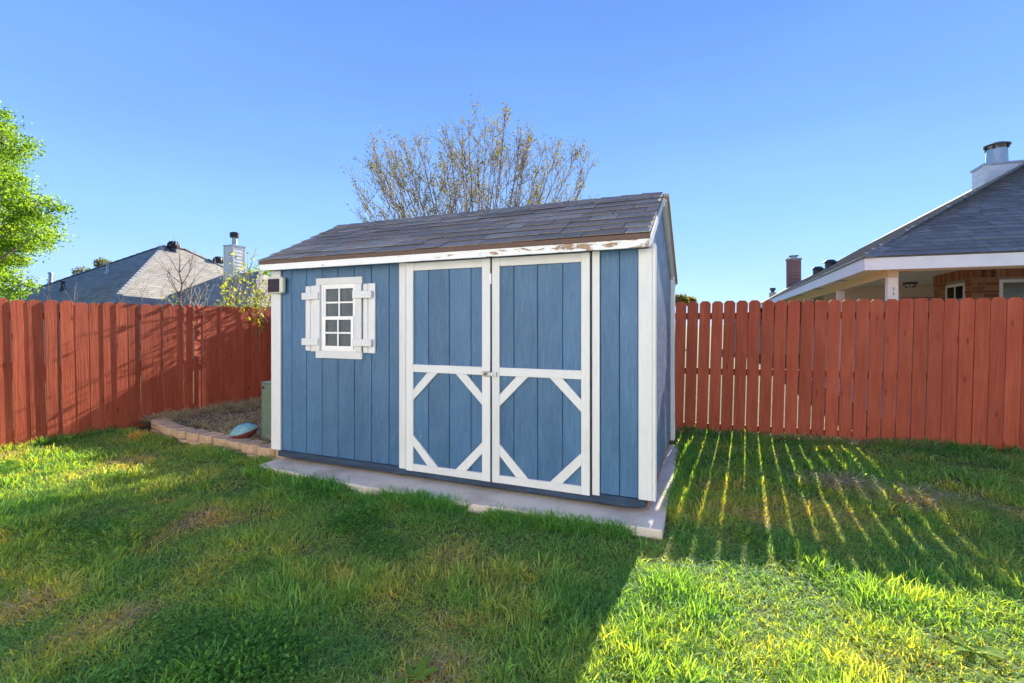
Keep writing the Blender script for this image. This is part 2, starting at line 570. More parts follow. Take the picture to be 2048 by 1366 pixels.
mb = MB()
nu, nv = 34, 28
for j in range(nv + 1):
    for i in range(nu + 1):
        u = -3.47 + (3.42) * i / nu
        v0 = 0.26 + 0.36 * (-u - 0.05) / 3.4
        v = v0 + (3.24 - v0) * j / nv
        p = L2W(u, v, 0.085 + 0.018 * math.sin(5 * u + 3 * v) + random.uniform(-0.012, 0.012))
        mb.v.append(tuple(p))
for j in range(nv):
    for i in range(nu):
        a = j * (nu + 1) + i
        mb.f.append((a, a + 1, a + nu + 2, a + nu + 1))
tag(mb.build('garden_bed', M['mulch'], smooth=True), kind='structure')

# concrete pad
mb = MB()
pad = [(0.03, -0.215), (1.2, -0.30), (2.4, -0.32), (4.026, -0.235), (4.012, 2.31), (0.06, 2.31)]
mb.prism([tuple(L2W(u, v)[:2]) for u, v in pad], 'z', -0.08, 0.06)
tag(mb.build('concrete_pad', M['concrete'], bevel=0.008), kind='structure')


def in_pad(u, v):
    return 0.02 < u < 4.03 and -0.33 < v < 2.32 and v > (-0.215 - 0.09 * min(1, (u - .03) / 1.2) if u < 2.4 else -0.32 + 0.085 * (u - 2.4) / 1.6)


# ================================================================ SHED
shed = empty('garden_shed', ORG, -TH)
tag(shed, 'blue wooden garden shed with white trim, double doors and grey shingle roof', 'shed')
ZB, ZT = 0.17, 2.085
RV, RZ = 1.06, 2.775          # ridge
EV, EZ = -0.115, 2.178        # front eave edge (top surface)
BV, BZ = 2.56, 2.05           # rear eave edge
sf = (RZ - EZ) / (RV - EV)
sb = (RZ - BZ) / (BV - RV)


def roofz(v, off=0.0):
    return (EZ + (v - EV) * sf if v < RV else RZ - (v - RV) * sb) - off


# body behind the siding
mb = MB()
prof = [(0.036, ZB + 0.004), (2.385, ZB + 0.004), (2.385, roofz(2.385, 0.06)), (RV, RZ - 0.06), (0.036, roofz(0.036, 0.06))]
mb.prism(prof, 'x', 0.03, 3.896)
mb.build('wall_core', M['blue'], shed)
# front siding boards
gl = [0.119, 0.259, 0.465, 0.674, 0.882, 1.089, 1.3, 1.506, 1.631]
for a, b in list(zip(gl[:-1], gl[1:])) + [(3.534, 3.686), (3.686, 3.830)]:
    mb = MB().box(a + 0.0035, b - 0.0035, 0.018, 0.036, ZB, 2.105)
    mb.build('siding_board', M['blue'], shed, 0.002)
# right gable boards
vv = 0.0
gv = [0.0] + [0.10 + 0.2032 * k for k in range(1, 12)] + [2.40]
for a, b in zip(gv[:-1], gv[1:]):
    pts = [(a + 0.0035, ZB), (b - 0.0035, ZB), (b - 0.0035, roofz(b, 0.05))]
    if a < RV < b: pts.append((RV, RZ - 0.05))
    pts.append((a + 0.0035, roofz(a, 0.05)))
    MB().prism(pts, 'x', 3.897, 3.912).build('siding_board', M['blue_glare'], shed, 0.002)
# corner trim
for a, b, c, d, zt in ((0.0, 0.117, -0.002, 0.0175, ZT), (3.832, 3.9335, -0.002, 0.0175, ZT)):
    MB().box(a, b, c, d, ZB, zt).build('corner_board', M['white'], shed, 0.002)
MB().box(3.9345, 3.957, 0.0, 0.095, ZB, 2.12).build('corner_board', M['white'], shed, 0.002)
MB().box(3.914, 3.960, 2.30, 2.42, ZB - 0.06, 2.09).build('corner_board', M['white'], shed, 0.002)
MB().box(-0.02, -0.001, 0.0, 0.095, ZB, 2.10).build('corner_board', M['white'], shed, 0.002)
# casing boards each side of the doors
for a, b in ((1.633, 1.709), (3.474, 3.532)):
    MB().box(a, b, 0.001, 0.0175, 0.155, 2.09).build('door_casing', M['white'], shed, 0.002)
# skid beam
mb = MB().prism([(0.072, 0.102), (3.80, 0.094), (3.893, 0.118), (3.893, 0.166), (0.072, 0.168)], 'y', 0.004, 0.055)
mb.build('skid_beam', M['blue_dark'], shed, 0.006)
MB().box(3.815, 3.908, 0.062, 2.35, 0.100, 0.168).build('floor_joist', M['raw_wood'], shed, 0.003)
for k in range(5):
    u = 0.35 + k * 0.8
    MB().box(u, u + 0.09, 0.15, 2.35, 0.0605, 0.168).build('floor_joist', M['raw_wood'], shed)


# doors
def door(u0, u1, st0, st1, gro, hinge_u, lab):
    d = empty('door'); d.parent = shed
    d['label'] = lab
    z0, z1 = 0.148, 2.082
    MB().box(u0 + 0.004, u1 - 0.004, 0.024, 0.034, z0 + .005, z1 - .004).build('panel_backing', M['blue'], d)
    g = [st0 - 0.03] + gro + [st1 + 0.03]
    for a, b in zip(g[:-1], g[1:]):
        MB().box(a + 0.0035, b - 0.0035, 0.012, 0.0235, z0 + 0.02, z1 - 0.02).build('siding_board', M['blue'], d, 0.002)
    F0, F1 = -0.010, 0.0115
    W, WH = M['white'], M['white_h']
    MB().box(u0, st0, F0, F1, z0, z1).build('stile', W, d, 0.002)
    MB().box(st1, u1, F0, F1, z0, z1).build('stile', W, d, 0.002)
    MB().box(st0 + .0005, st1 - .0005, F0 + 0.001, F1, 2.009, z1 - 0.001).build('rail', WH, d, 0.002)
    MB().box(st0 + .0005, st1 - .0005, F0 + 0.001, F1, 1.069, 1.139).build('rail', WH, d, 0.002)
    MB().box(st0 + .0005, st1 - .0005, F0 + 0.001, F1, z0 + 0.001, 0.215).build('rail', WH, d, 0.002)
    zb, zt = 0.2155, 1.0685
    for (sx, ox) in ((1, st0), (-1, st1)):
        for (sz, oz) in ((-1, zt), (1, zb)):
            h1, h2, w1, w2 = 0.166, 0.263, 0.156, 0.262
            j = random.uniform(-.004, .004)
            pts = [(ox + sx * 0.0005, oz + sz * (h1 + j)), (ox + sx * 0.0005, oz + sz * (h2 + j)), (ox + sx * w2, oz), (ox + sx * w1, oz)]
            MB().prism(pts, 'y', F0 + 0.002, F1).build('brace', W, d, 0.0015)
    hb = MB()
    k = 0
    z = z0 + 0.02
    while z < z1 - 0.03:
        hb.cyl((hinge_u, 0.004), 0.0055, 0.0055, z, z + 0.019, 8)
        z += 0.022
    h = hb.build('piano_hinge', M['dark_metal'], d)
    return d


dl = door(1.718, 2.583, 1.795, 2.507, [1.951, 2.171, 2.389], 1.7125, 'left door leaf')
dr = door(2.603, 3.456, 2.672, 3.387, [2.799, 3.012, 3.228], 3.4665, 'right door leaf')
la = MB().box(2.515, 2.588, -0.019, -0.0105, 1.058, 1.103).build('latch', M['rust_metal'], shed, 0.002)
MB().box(2.598, 2.652, -0.026, -0.0105, 1.060, 1.102).build('latch_catch', M['metal'], la, 0.002)
MB().box(2.575, 2.628, -0.030, -0.0265, 1.070, 1.094).build('latch_bolt', M['metal'], la, 0.001)
mb = MB(); mb.cyl((0, 0), 0.011, 0.011, -0.004, 0.006, 12)
mb.build('latch_knob', M['dark_metal'], la, mat4=Matrix.Translation((2.545, -0.022, 1.08)) @ Matrix.Rotation(R(90), 4, 'X'))
MB().box(2.583, 2.597, -0.012, -0.006, 1.86, 1.95).build('door_stop', M['vinyl'], shed)

# window with its casing, sashes, muntins and panes
win = empty('window'); win.parent = shed
WT = M['white']
MB().box(0.618, 1.202, -0.008, 0.0175, 1.914, 1.980).build('head_casing', M['white_h'], win, 0.002)
MB().box(0.613, 1.202, -0.008, 0.0175, 1.169, 1.2405).build('sill_casing', M['white_h'], win, 0.002)
MB().box(0.618, 0.689, -0.006, 0.0175, 1.241, 1.9135).build('side_casing', WT, win, 0.002)
MB().box(1.127, 1.196, -0.006, 0.0175, 1.241, 1.9135).build('side_casing', WT, win, 0.002)
V = M['vinyl']
mb = MB()
mb.box(0.690, 0.712, -0.002, 0.030, 1.242, 1.913); mb.box(1.104, 1.126, -0.002, 0.030, 1.242, 1.913)
mb.box(0.7125, 1.1035, -0.002, 0.030, 1.892, 1.913); mb.box(0.7125, 1.1035, -0.002, 0.030, 1.242, 1.262)
mb.build('window_frame', V, win)


def sash(u0, u1, z0, z1, y, fr, muntz):
    s = MB()
    s.box(u0, u0 + fr, y, y + 0.014, z0, z1); s.box(u1 - fr, u1, y, y + 0.014, z0, z1)
    s.box(u0 + fr + .0004, u1 - fr - .0004, y, y + 0.014, z1 - fr, z1); s.box(u0 + fr + .0004, u1 - fr - .0004, y, y + 0.014, z0, z0 + fr)
    o = s.build('sash', V, win)
    uc = (u0 + u1) / 2
    MB().box(uc - 0.008, uc + 0.008, y + 0.001, y + 0.010, z0 + fr + .0004, z1 - fr - .0004).build('muntin', V, win)
    zc = (z0 + z1) / 2
    MB().box(u0 + fr + .0004, uc - 0.0085, y + 0.001, y + 0.010, zc - 0.008, zc + 0.008).build('muntin', V, win)
    MB().box(uc + 0.0085, u1 - fr - .0004, y + 0.001, y + 0.010, zc - 0.008, zc + 0.008).build('muntin', V, win)
    for a, b in ((u0 + fr, uc), (uc, u1 - fr)):
        for c, d in ((z0 + fr, zc), (zc, z1 - fr)):
            MB().box(a + .0005, b - .0005, y + 0.011, y + 0.0135, c + .0005, d - .0005).build('pane', M['glass'], win)


sash(0.713, 1.103, 1.572, 1.8915, 0.004, 0.020, 0)
sash(0.713, 1.103, 1.2625, 1.590, -0.0125, 0.032, 0)
# a little dark space with a curtain behind the panes
mb = MB().box(0.705, 1.11, 0.0335, 0.0355, 1.255, 1.56)
cu = []
mb = MB()
n = 40
for i in range(n + 1):
    u = 0.714 + 0.388 * i / n
    y = 0.0270 + 0.0025 * math.sin(i * 1.3)
    mb.v += [(u, y, 1.266), (u, y, 1.574)]
mb.f = [(2 * i, 2 * i + 2, 2 * i + 3, 2 * i + 1) for i in range(n)]
mb.build('curtain', M['curtain'], win, smooth=True)
MB().box(0.7135, 1.1025, 0.0275, 0.0295, 1.578, 1.8885).build('blind', M['shade'], win)

# shutters: three boards and two battens each
for lab, us, bat, z0, z1 in (('left shutter', [(0.470, 0.534), (0.539, 0.608), (0.6125, 0.6175)], (0.452, 0.612), 1.237, 1.908),
                             ('right shutter', [(1.2035, 1.2065), (1.2105, 1.267), (1.273, 1.354)], (1.2045, 1.340), 1.234, 1.912)):
    sh = empty('shutter'); sh.parent = shed; sh['label'] = lab
    for a, b in us:
        if b - a < 0.02: continue
        MB().box(a, b, -0.001, 0.0172, z0 + random.uniform(-.004, .004), z1 + random.uniform(-.004, .004)).build('board', WT, sh, 0.002)
    # the boards nearest the window lap over its casing
    if lab[0] == 'l':
        MB().box(0.6125, 0.680, -0.022, -0.0085, z0 + 0.004, z1).build('board', WT, sh, 0.002)
        b0, b1, yb = 0.452, 0.672, -0.038
    else:
        MB().box(1.128, 1.2055, -0.022, -0.0085, z0 + 0.008, z1 - 0.002).build('board', WT, sh, 0.002)
        b0, b1, yb = 1.109, 1.340, -0.038
    for c in (1.298, 1.766):
        MB().box(b0, b1, yb, -0.0225, c, c + 0.070).build('batten', M['white_h'], sh, 0.002)
        if lab[0] == 'l': MB().box(0.475, 0.604, -0.0222, -0.0012, c + .01, c + 0.06).build('spacer', WT, sh)
        else: MB().box(1.213, 1.335, -0.0222, -0.0012, c + .01, c + 0.06).build('spacer', WT, sh)

# eave: soffit, fascia and brown strip
FL, FR = -0.055, 3.925
MB().box(FL + 0.01, FR - 0.02, -0.092, 0.035, 2.088, 2.100).build('soffit', M['blue'], shed)
MB().box(FL, FR - 0.006, -0.114, -0.0925, 2.078, 2.142).build('fascia', M['peel'], shed, 0.002)
MB().box(FL - 0.01, 1.84, -0.120, -0.095, 2.1425, 2.182).build('drip_edge', M['brown_strip'], shed, 0.001)
MB().box(1.842, FR + 0.004, -0.121, -0.095, 2.143, 2.182).build('drip_edge', M['brown_strip'], shed, 0.001)

# roof deck and shingles
UL, UR = -0.075, 3.935
roof = MB()
roof.prism([(EV + 0.004, EZ - 0.004), (RV, RZ - 0.004), (BV, BZ - 0.004), (BV, BZ - 0.03), (RV, RZ - 0.034), (EV + 0.004, EZ - 0.03)], 'x', UL + 0.012, UR - 0.004)
roof = roof.build('roof', M['shingle'], shed)
# rake boards on the right and left gables
for uu in ((3.9135, 3.932), (-0.045, -0.027)):
    MB().prism([(EV + 0.01, EZ - 0.032), (RV - 0.001, RZ - 0.036), (RV - 0.001, RZ - 0.125), (0.03, roofz(0.03, 0.125)), (EV + 0.01, EZ - 0.095)], 'x', *uu).build('rake_board', M['white'], shed, 0.002)
    MB().prism([(RV + 0.001, RZ - 0.036), (BV - 0.01, BZ - 0.032), (BV - 0.01, BZ - 0.115), (RV + 0.001, RZ - 0.125)], 'x', uu[0], uu[1] + 0.012).build('rake_board', M['white'], shed, 0.002)
MB().prism([(RV + 0.02, RZ - 0.046), (BV - 0.02, BZ - 0.036), (BV - 0.02, BZ - 0.062), (RV + 0.02, RZ - 0.072)], 'x', 3.9445, 3.962).build('rake_trim', M['white'], shed, 0.001)
MB().prism([(RV - 0.01, RZ - 0.006), (BV, BZ - 0.002), (BV, BZ - 0.034), (RV - 0.01, RZ - 0.038)], 'x', UR - 0.0035, 3.985).build('rake_overhang', M['weathered'], shed)

slope_len = math.hypot(RV - EV, RZ - EZ)
pitch_f = math.atan2(RZ - EZ, RV - EV)
ROWS = 8
expo = (slope_len - 0.05) / ROWS
sh_mesh = {}


def shingle_mesh(w, expo, thick, mat, key):
    k = (round(w, 2), key)
    if k not in sh_mesh:
        w = k[0]
        L = expo + 0.035
        g = 0.0035
        pts = [(g, 0, 0.0095), (w - g, 0, 0.0095), (w - g, L, 0.0005), (g, L, 0.0005),
               (g, 0, 0.0095 + thick), (w - g, 0, 0.0095 + thick), (w - g, L, 0.0015), (g, L, 0.0015)]
        m_ = MB().poly(pts, [(0, 3, 2, 1), (4, 5, 6, 7), (0, 1, 5, 4), (1, 2, 6, 5), (2, 3, 7, 6), (3, 0, 4, 7)])
        sh_mesh[k] = m_.mesh('shingle', mat)
    return sh_mesh[k]


rs = random.Random(3)
base = Matrix.Translation((0, EV, EZ)) @ Matrix.Rotation(pitch_f, 4, 'X')
for r_ in range(ROWS):
    u = UL
    first = True
    while u < UR - 0.01:
        w = rs.choice((0.18, 0.24, 0.28, 0.33, 0.33, 0.38, 0.45)) if not first else rs.choice((0.12, 0.2, 0.3))
        first = False
        if u + w > UR - 0.07: w = round(UR - u, 2)
        lift = rs.choice((0, 0, 0.002, 0.004))
        link('shingle', shingle_mesh(w, expo, 0.007, M['shingle'], 's'), roof,
             base @ Matrix.Translation((u, r_ * expo + rs.uniform(-0.004, 0.004) - (0.008 if r_ == 0 else 0), lift)))
        u += w
# ridge caps
u = UL
while u < UR - 0.02:
    w = min(0.20, UR - u)
    a, b = 0.095, 0.095
    z = 0.016
    pts = []
    for uu, zz in ((u, 0.020), (u + w + 0.02 if u + w < UR - .03 else u + w, 0.012)):
        pts += [(uu, RV - a, RZ - a * sf + zz), (uu, RV, RZ + zz + 0.004), (uu, RV + b, RZ - b * sb + zz),
                (uu, RV - a, RZ - a * sf + zz - 0.007), (uu, RV, RZ + zz - 0.003), (uu, RV + b, RZ - b * sb + zz - 0.007)]
    MB().poly(pts, [(0, 1, 7, 6), (1, 2, 8, 7), (3, 9, 10, 4), (4, 10, 11, 5), (0, 6, 9, 3), (2, 5, 11, 8), (0, 3, 4, 1), (1, 4, 5, 2), (6, 7, 10, 9), (7, 8, 11, 10)]).build('ridge_cap', M['shingle'], roof)
    u += w

# solar light on the left corner board
sl = empty('solar_light', L2W(0.0, -0.004, 1.84), -TH)
tag(sl, 'small square solar wall light at the top left corner of the shed', 'light')
MB().box(-0.005, 0.205, -0.055, 0.0, 0.0, 0.17).build('housing', M['ivory'], sl, 0.012)
MB().box(0.008, 0.168, -0.062, -0.0555, 0.014, 0.152).build('solar_panel', M['solar'], sl, 0.001)

# ================================================================ FENCES
def picket_mesh(w, h, th=0.016, ear=0.034):
    m_ = MB().prism([(-w / 2, 0), (w / 2, 0), (w / 2, h - ear), (w / 2 - ear, h), (-w / 2 + ear, h), (-w / 2, h - ear)], 'y', 0, th)
    return m_.mesh('picket', M['red'], 0.0015)


PK = [picket_mesh(w, h) for w, h in ((0.1515, 1.835), (0.150, 1.84), (0.152, 1.83))]
PKR = [picket_mesh(w, 1.84) for w in (0.1415, 0.1435, 0.1465, 0.1500, 0.1530)]


def run_rail(parent, a, b, z, y0, y1, h=0.09):
    """a, b world points, rail on the far side of the pickets"""
    d = (b - a); L = d.length; ang = math.atan2(d.y, d.x)
    mt = Matrix.Translation(Vector((a.x, a.y, z))) @ Matrix.Rotation(ang, 4, 'Z')
    MB().box(0, L, y0, y1, 0, h).build('rail', M['red_rail'], parent, 0.003, mat4=parent.matrix_world.inverted() @ mt)


lf = empty('wood_fence')
tag(lf, 'red stained picket fence on the left, streaked with sunlight', 'fence')
pr = random.Random(11)
v = -3.02
UF = -3.50
k = 0
while v < 3.22:
    # the fence faces +u: its pickets run along v
    near = max(0.0, min(1.0, (1.5 - v) / 2.4))
    yaw = R(1.5) + pr.gauss(0, R(1.2)) if v < 0.6 else R(0.5) + pr.gauss(0, R(0.45))
    if abs(v - 1.475) < 0.08: yaw = R(9)
    if abs(v - 1.32) < 0.08: yaw = R(6)
    p = L2W(UF + pr.uniform(-0.004, 0.004), v + 0.0775, pr.uniform(-0.02, 0.0) + (0.015 if v > 1 else 0))
    mt = Matrix.Translation(p) @ Matrix.Rotation(-TH + R(90) + yaw, 4, 'Z') @ Matrix.Rotation(R(-1.6) * near + pr.gauss(0, R(0.12)), 4, 'Y')
    link('picket', pr.choice(PK), lf, mt)
    v += 0.155
for z in (0.12, 0.86, 1.58):
    run_rail(lf, L2W(UF, -3.0), L2W(UF, 3.22), z, 0.020, 0.058)
for v in (-2.4, 0.0, 2.4):
    p = L2W(UF - 0.11, v)
    MB().box(-0.045, 0.045, -0.045, 0.045, -0.1, 1.7).build('post', M['red_rail'], lf, 0.004, mat4=Matrix.Translation(p) @ Matrix.Rotation(-TH, 4, 'Z'))

bf = empty('wood_fence')
tag(bf, 'red stained picket fence running behind the shed and along the right', 'fence')
A = L2W(UF - 0.02, 3.30)
B_ = Vector((2.10, 6.665, 0))
C_ = Vector((8.6, 4.94, 0))
for (P, Q, lean) in ((A, B_, 0.0), (B_, C_, R(1.5))):
    d = Q - P; L = d.length; ang = math.atan2(d.y, d.x); d.normalize()
    s = 0.078
    while s < L - 0.03:
        p = P + d * s
        p.z = pr.uniform(-0.006, 0.006)
        if lean:
            f = max(0, min(1, (p.x - 3.6) / 2.2))
            m_ = PKR[min(4, int(f * 3.2 + pr.uniform(0, 1.4)))] if f > 0 else PKR[0]
        else:
            m_ = PKR[pr.choice((2, 3, 3, 4))]
        link('picket', m_, bf, Matrix.Translation(p) @ Matrix.Rotation(ang + pr.gauss(0, R(0.5)), 4, 'Z') @ Matrix.Rotation(lean + pr.gauss(0, R(0.07)), 4, 'Y'))
        s += 0.1575
    for z in (0.05, 0.82, 1.585):
        run_rail(bf, P + d * 0.02, Q - d * 0.02, z, 0.020, 0.058)
    s = 1.2
    while s < L:
        p = P + d * s
        MB().box(-0.045, 0.045, 0.062, 0.15, -0.1, 1.68).build('post', M['red_rail'], bf, 0.004, mat4=Matrix.Translation(p) @ Matrix.Rotation(ang, 4, 'Z'))
        s += 2.4

# ================================================================ BLOCK EDGING, FOOTBALL, UTILITY BOX
rw = empty('retaining_wall')
tag(rw, 'low two course edging of tan concrete blocks beside the shed', 'garden wall')


def block_mesh(w, dep, h):
    m_ = MB().prism([(-w / 2, 0.055), (-w * 0.40, 0.02), (-w * 0.22, 0.0), (w * 0.22, 0.0), (w * 0.40, 0.02), (w / 2, 0.055), (w * 0.40, dep), (-w * 0.40, dep)], 'z', 0, h)
    return m_.mesh('block', M['block'], 0.005)


BM = [block_mesh(0.288, 0.20, 0.098), block_mesh(0.282, 0.205, 0.1), block_mesh(0.292, 0.195, 0.097)]
for course in (0, 1):
    u = -3.05 + (0.15 if course == 0 else 0.0)
    while u < 0.06:
        v = 0.24 + 0.36 * max(0, (-u - 0.05)) / 3.4 - 0.14 + (0.02 if course else 0.0) + pr.uniform(-.008, .008)
        if u < -2.4: v += 0.25 * (-2.4 - u)
        p = L2W(u, v, -0.080 + course * 0.1005 + pr.uniform(0, .003))
        link('block', pr.choice(BM), rw, Matrix.Translation(p) @ Matrix.Rotation(-TH - R(6) + pr.gauss(0, R(3.5)), 4, 'Z'))
        u += 0.302

fb = empty('football', L2W(-0.97, 0.42, 0.19), R(6))
tag(fb, 'faded teal and maroon football lying behind the block edging', 'ball')
for half, mname, nm in ((0, 'teal_ball', 'upper_panel'), (1, 'maroon_ball', 'lower_panel')):
    vs, fs = [], []
    nu_, nw = 18, 10
    for i in range(nu_ + 1):
        t_ = -1 + 2 * i / nu_
        r_ = 0.108 * (1 - abs(t_) ** 2.0) ** 0.8 if abs(t_) < 1 else 0.0
        for j in range(nw + 1):
            w_ = math.pi * j / nw + (math.pi if half else 0)
            vs.append((t_ * 0.175, (r_ + .001) * math.cos(w_), (r_ + .001) * math.sin(w_) * (0.92 if not half else 0.85)))
    for i in range(nu_):
        for j in range(nw):
            a = i * (nw + 1) + j
            fs.append((a, a + 1, a + nw + 2, a + nw + 1))
    MB().poly(vs, fs).build(nm, M[mname], fb, smooth=True, mat4=Matrix.Rotation(R(-16), 4, 'Y') @ Matrix.Rotation(R(8), 4, 'X'))

ub = empty('utility_pedestal', L2W(-0.70, 0.62, 0.075), -TH)
tag(ub, 'green metal utility pedestal between the shed and the left fence', 'utility box')
MB().box(-0.11, 0.11, -0.09, 0.09, 0, 0.70).build('body', M['green_box'], ub, 0.006)
MB().box(-0.116, 0.116, -0.096, 0.096, 0.701, 0.725).build('lid', M['green_box'], ub, 0.006)
mb = MB(); mb.cyl((0, 0), 0.018, 0.018, 0, 0.008, 14)
mb.build('lock', M['black'], ub, mat4=Matrix.Translation((-0.072, -0.091, 0.655)) @ Matrix.Rotation(R(90), 4, 'X'))

# ================================================================ LEFT NEIGHBOUR HOUSE (same street grid)
def roof_face(mb_uv, pts, eave_a, eave_b):
    pass


def roof_mesh(name, faces, mat, parent):
    """faces: list of (pts, u_dir); UV in metres along the eave and up the slope"""
    me = bpy.data.meshes.new(name)
    vs, fs, uvs = [], [], []
    for pts, ud in faces:
        n0 = len(vs)
        pts = [Vector(p) for p in pts]
        vs += [tuple(p) for p in pts]
        fs.append(tuple(range(n0, n0 + len(pts))))
        nrm = (pts[1] - pts[0]).cross(pts[2] - pts[0]).normalized()
        ud = Vector(ud).normalized()
        vd = nrm.cross(ud).normalized()
        uvs += [((p - pts[0]).dot(ud), (p - pts[0]).dot(vd)) for p in pts]
    me.from_pydata(vs, [], fs)
    uvl = me.uv_layers.new(name='UVMap')
    for poly in me.polygons:
        for li, vi in zip(poly.loop_indices, poly.vertices):
            uvl.data[li].uv = uvs[vi]
    me.materials.append(mat)
    return link(name, me, parent)


def hip_faces(u0, u1, v0, v1, ze, pitch, along):
    """hip roof over a rectangle; returns faces and ridge ends"""
    if along == 'v':
        h = (u1 - u0) / 2
        um = (u0 + u1) / 2
        r0, r1 = (um, v0 + h, ze + h * pitch), (um, v1 - h, ze + h * pitch)
        a, b, c, d = (u0, v0, ze), (u1, v0, ze), (u1, v1, ze), (u0, v1, ze)
        return [([a, b, r0], (1, 0, 0)), ([b, c, r1, r0], (0, 1, 0)), ([c, d, r1], (-1, 0, 0)), ([d, a, r0, r1], (0, -1, 0))], r0, r1
    h = (v1 - v0) / 2
    vm = (v0 + v1) / 2
    r0, r1 = (u0 + h, vm, ze + h * pitch), (u1 - h, vm, ze + h * pitch)
    a, b, c, d = (u0, v0, ze), (u1, v0, ze), (u1, v1, ze), (u0, v1, ze)
    return [([a, b, r1, r0], (1, 0, 0)), ([b, c, r1], (0, 1, 0)), ([c, d, r0, r1], (-1, 0, 0)), ([d, a, r0], (0, -1, 0))], r0, r1


lh = empty('house', ORG, -TH)
tag(lh, 'neighbour house with grey hip roof beyond the left fence', 'house')
P1 = W2L(-16.33, 22.0)
h_ = 4.55
EZL = 2.2
PL = (5.24 - EZL) / h_
u0, u1 = P1[0] - h_, P1[0] + h_
v0, v1 = P1[1] - h_, P1[1] + h_ + 1.0
faces, r0, r1 = hip_faces(u0, u1, v0, v1, EZL, PL, 'v')
roofL = roof_mesh('roof', faces, M['shingle_far'], lh)
MB().box(u0 + .4, u1 - .4, v0 + .4, v1 - .4, -0.5, EZL).build('wall', M['stucco'], lh)
# right wing, ridge along u
WU, WV0, WV1 = -10.85, 8.3, 13.05
wf, wr0, wr1 = hip_faces(u1 - 3.0, WU, WV0, WV1, EZL - 0.003, PL, 'u')
roof_mesh('roof', wf, M['shingle_far'], lh)
MB().box(u1 - 2.5, WU - 0.4, WV0 + .4, WV1 - .4, -0.5, EZL - .01).build('wall', M['stucco'], lh)
# left wing
lf_, lr0, lr1 = hip_faces(u0 - 4.6, u0 + 5.0, v0 + 0.8, v0 + 5.6, EZL - 0.006, PL * 0.72, 'u')
roof_mesh('roof', lf_, M['shingle_far'], lh)
MB().box(u0 - 4.2, u0 + 4, v0 + 1.2, v0 + 5.2, -0.5, EZL - .02).build('wall', M['stucco'], lh)


def cap_line(a, b, parent, mat, w=0.16, step=0.28):
    a, b = Vector(a), Vector(b)
    m_ = MB()
    n = int((b - a).length / step)
    d = (b - a) / n
    side = Vector((d.y, -d.x, 0)).normalized() * w
    for i in range(n):
        p, q = a + d * i, a + d * (i + 1)
        z1_, z2_ = Vector((0, 0, 0.05)), Vector((0, 0, 0.03))
        m_.poly([p - side + z1_ * -0.6, p + z1_, p + side + z1_ * -0.6, q - side + z2_ * -0.9, q + z2_, q + side + z2_ * -0.9], [(0, 1, 4, 3), (1, 2, 5, 4), (0, 2, 1), (3, 4, 5)])
    return m_.build('ridge_caps', mat, parent)


capm = shingle('far_ridge_cap', [(0.24, 0.235, 0.23), (0.30, 0.29, 0.28)], 60)
cap_line((u1, v0, EZL), r0, lh, capm)
cap_line((u0, v0, EZL), r0, lh, capm)
cap_line(r0, r1, lh, capm)
cap_line((u1, v1, EZL), r1, lh, capm)
cap_line((WU, WV0, EZL), wr1, lh, capm)

# chimney of the left house
cw = W2L(-11.87, 20.0)
cu0, cv0 = cw[0] - 0.57, cw[1]
ch = MB().box(cu0, cu0 + 0.57, cv0, cv0 + 0.57, 2.2, 4.90).build('chimney', M['greywhite'], lh)
for k in range(15):
    z = 2.75 + k * 0.145
    MB().prism([(cv0 - 0.012, z), (cv0 - 0.012, z + 0.012), (cv0 - 0.001, z + 0.14), (cv0 - 0.001, z)], 'x', cu0 + .05, cu0 + 0.52).build('siding_board', M['greywhite'], ch)
    MB().prism([(cu0 + 0.582, z), (cu0 + 0.582, z + 0.012), (cu0 + 0.571, z + 0.14), (cu0 + 0.571, z)], 'y', cv0 + .05, cv0 + 0.52).build('siding_board', M['greywhite'], ch)
mb = MB()
for (a, b) in ((cu0 - .014, cv0 - .014), (cu0 + .535, cv0 - .014), (cu0 + .535, cv0 + .535)):
    mb.box(a, a + 0.05, b, b + 0.05, 2.7, 4.90)
mb.build('corner_trim', M['greywhite'], ch)
MB().box(cu0 - 0.03, cu0 + 0.60, cv0 - 0.03, cv0 + 0.60, 4.902, 4.95).build('cap', M['metal'], ch, 0.005)
mb = MB(); cc = (cu0 + 0.285, cv0 + 0.285)
mb.cyl(cc, 0.10, 0.10, 4.951, 5.30, 16); mb.build('flue', M['metal'], ch, smooth=False)
mb = MB()
for z in (5.31, 5.38, 5.45): mb.cyl(cc, 0.185, 0.185, z, z + 0.045, 18)
mb.cyl(cc, 0.13, 0.13, 5.30, 5.50, 12)
mb.cyl(cc, 0.19, 0.05, 5.51, 5.56, 18)
mb.build('flue_cap', M['dark_metal'], ch)


def on_face(u, v):
    """height of the left house main roof"""
    return EZL + PL * min(u - u0, u1 - u, v - v0, v1 - v)


def turbine(u, v):
    z = on_face(u, v)
    m_ = MB(); m_.cyl((u, v), 0.16, 0.16, z - 0.2, z + 0.12, 14)
    b = m_.build('vent_base', M['dark_metal'], lh)
    m_ = MB()
    for k in range(12):
        a = 2 * math.pi * k / 12
        ps = []
        for i in range(6):
            t_ = i / 5
            r_ = 0.15 + 0.09 * math.sin(math.pi * t_)
            ps.append((u + r_ * math.cos(a + 0.5 * t_), v + r_ * math.sin(a + 0.5 * t_), z + 0.12 + 0.30 * t_))
        m_.tube(ps, 0.028, 4)
    m_.cyl((u, v), 0.19, 0.05, z + 0.42, z + 0.47, 14)
    m_.cyl((u, v), 0.14, 0.14, z + 0.12, z + 0.42, 10)
    m_.build('turbine', M['dark_metal'], b)


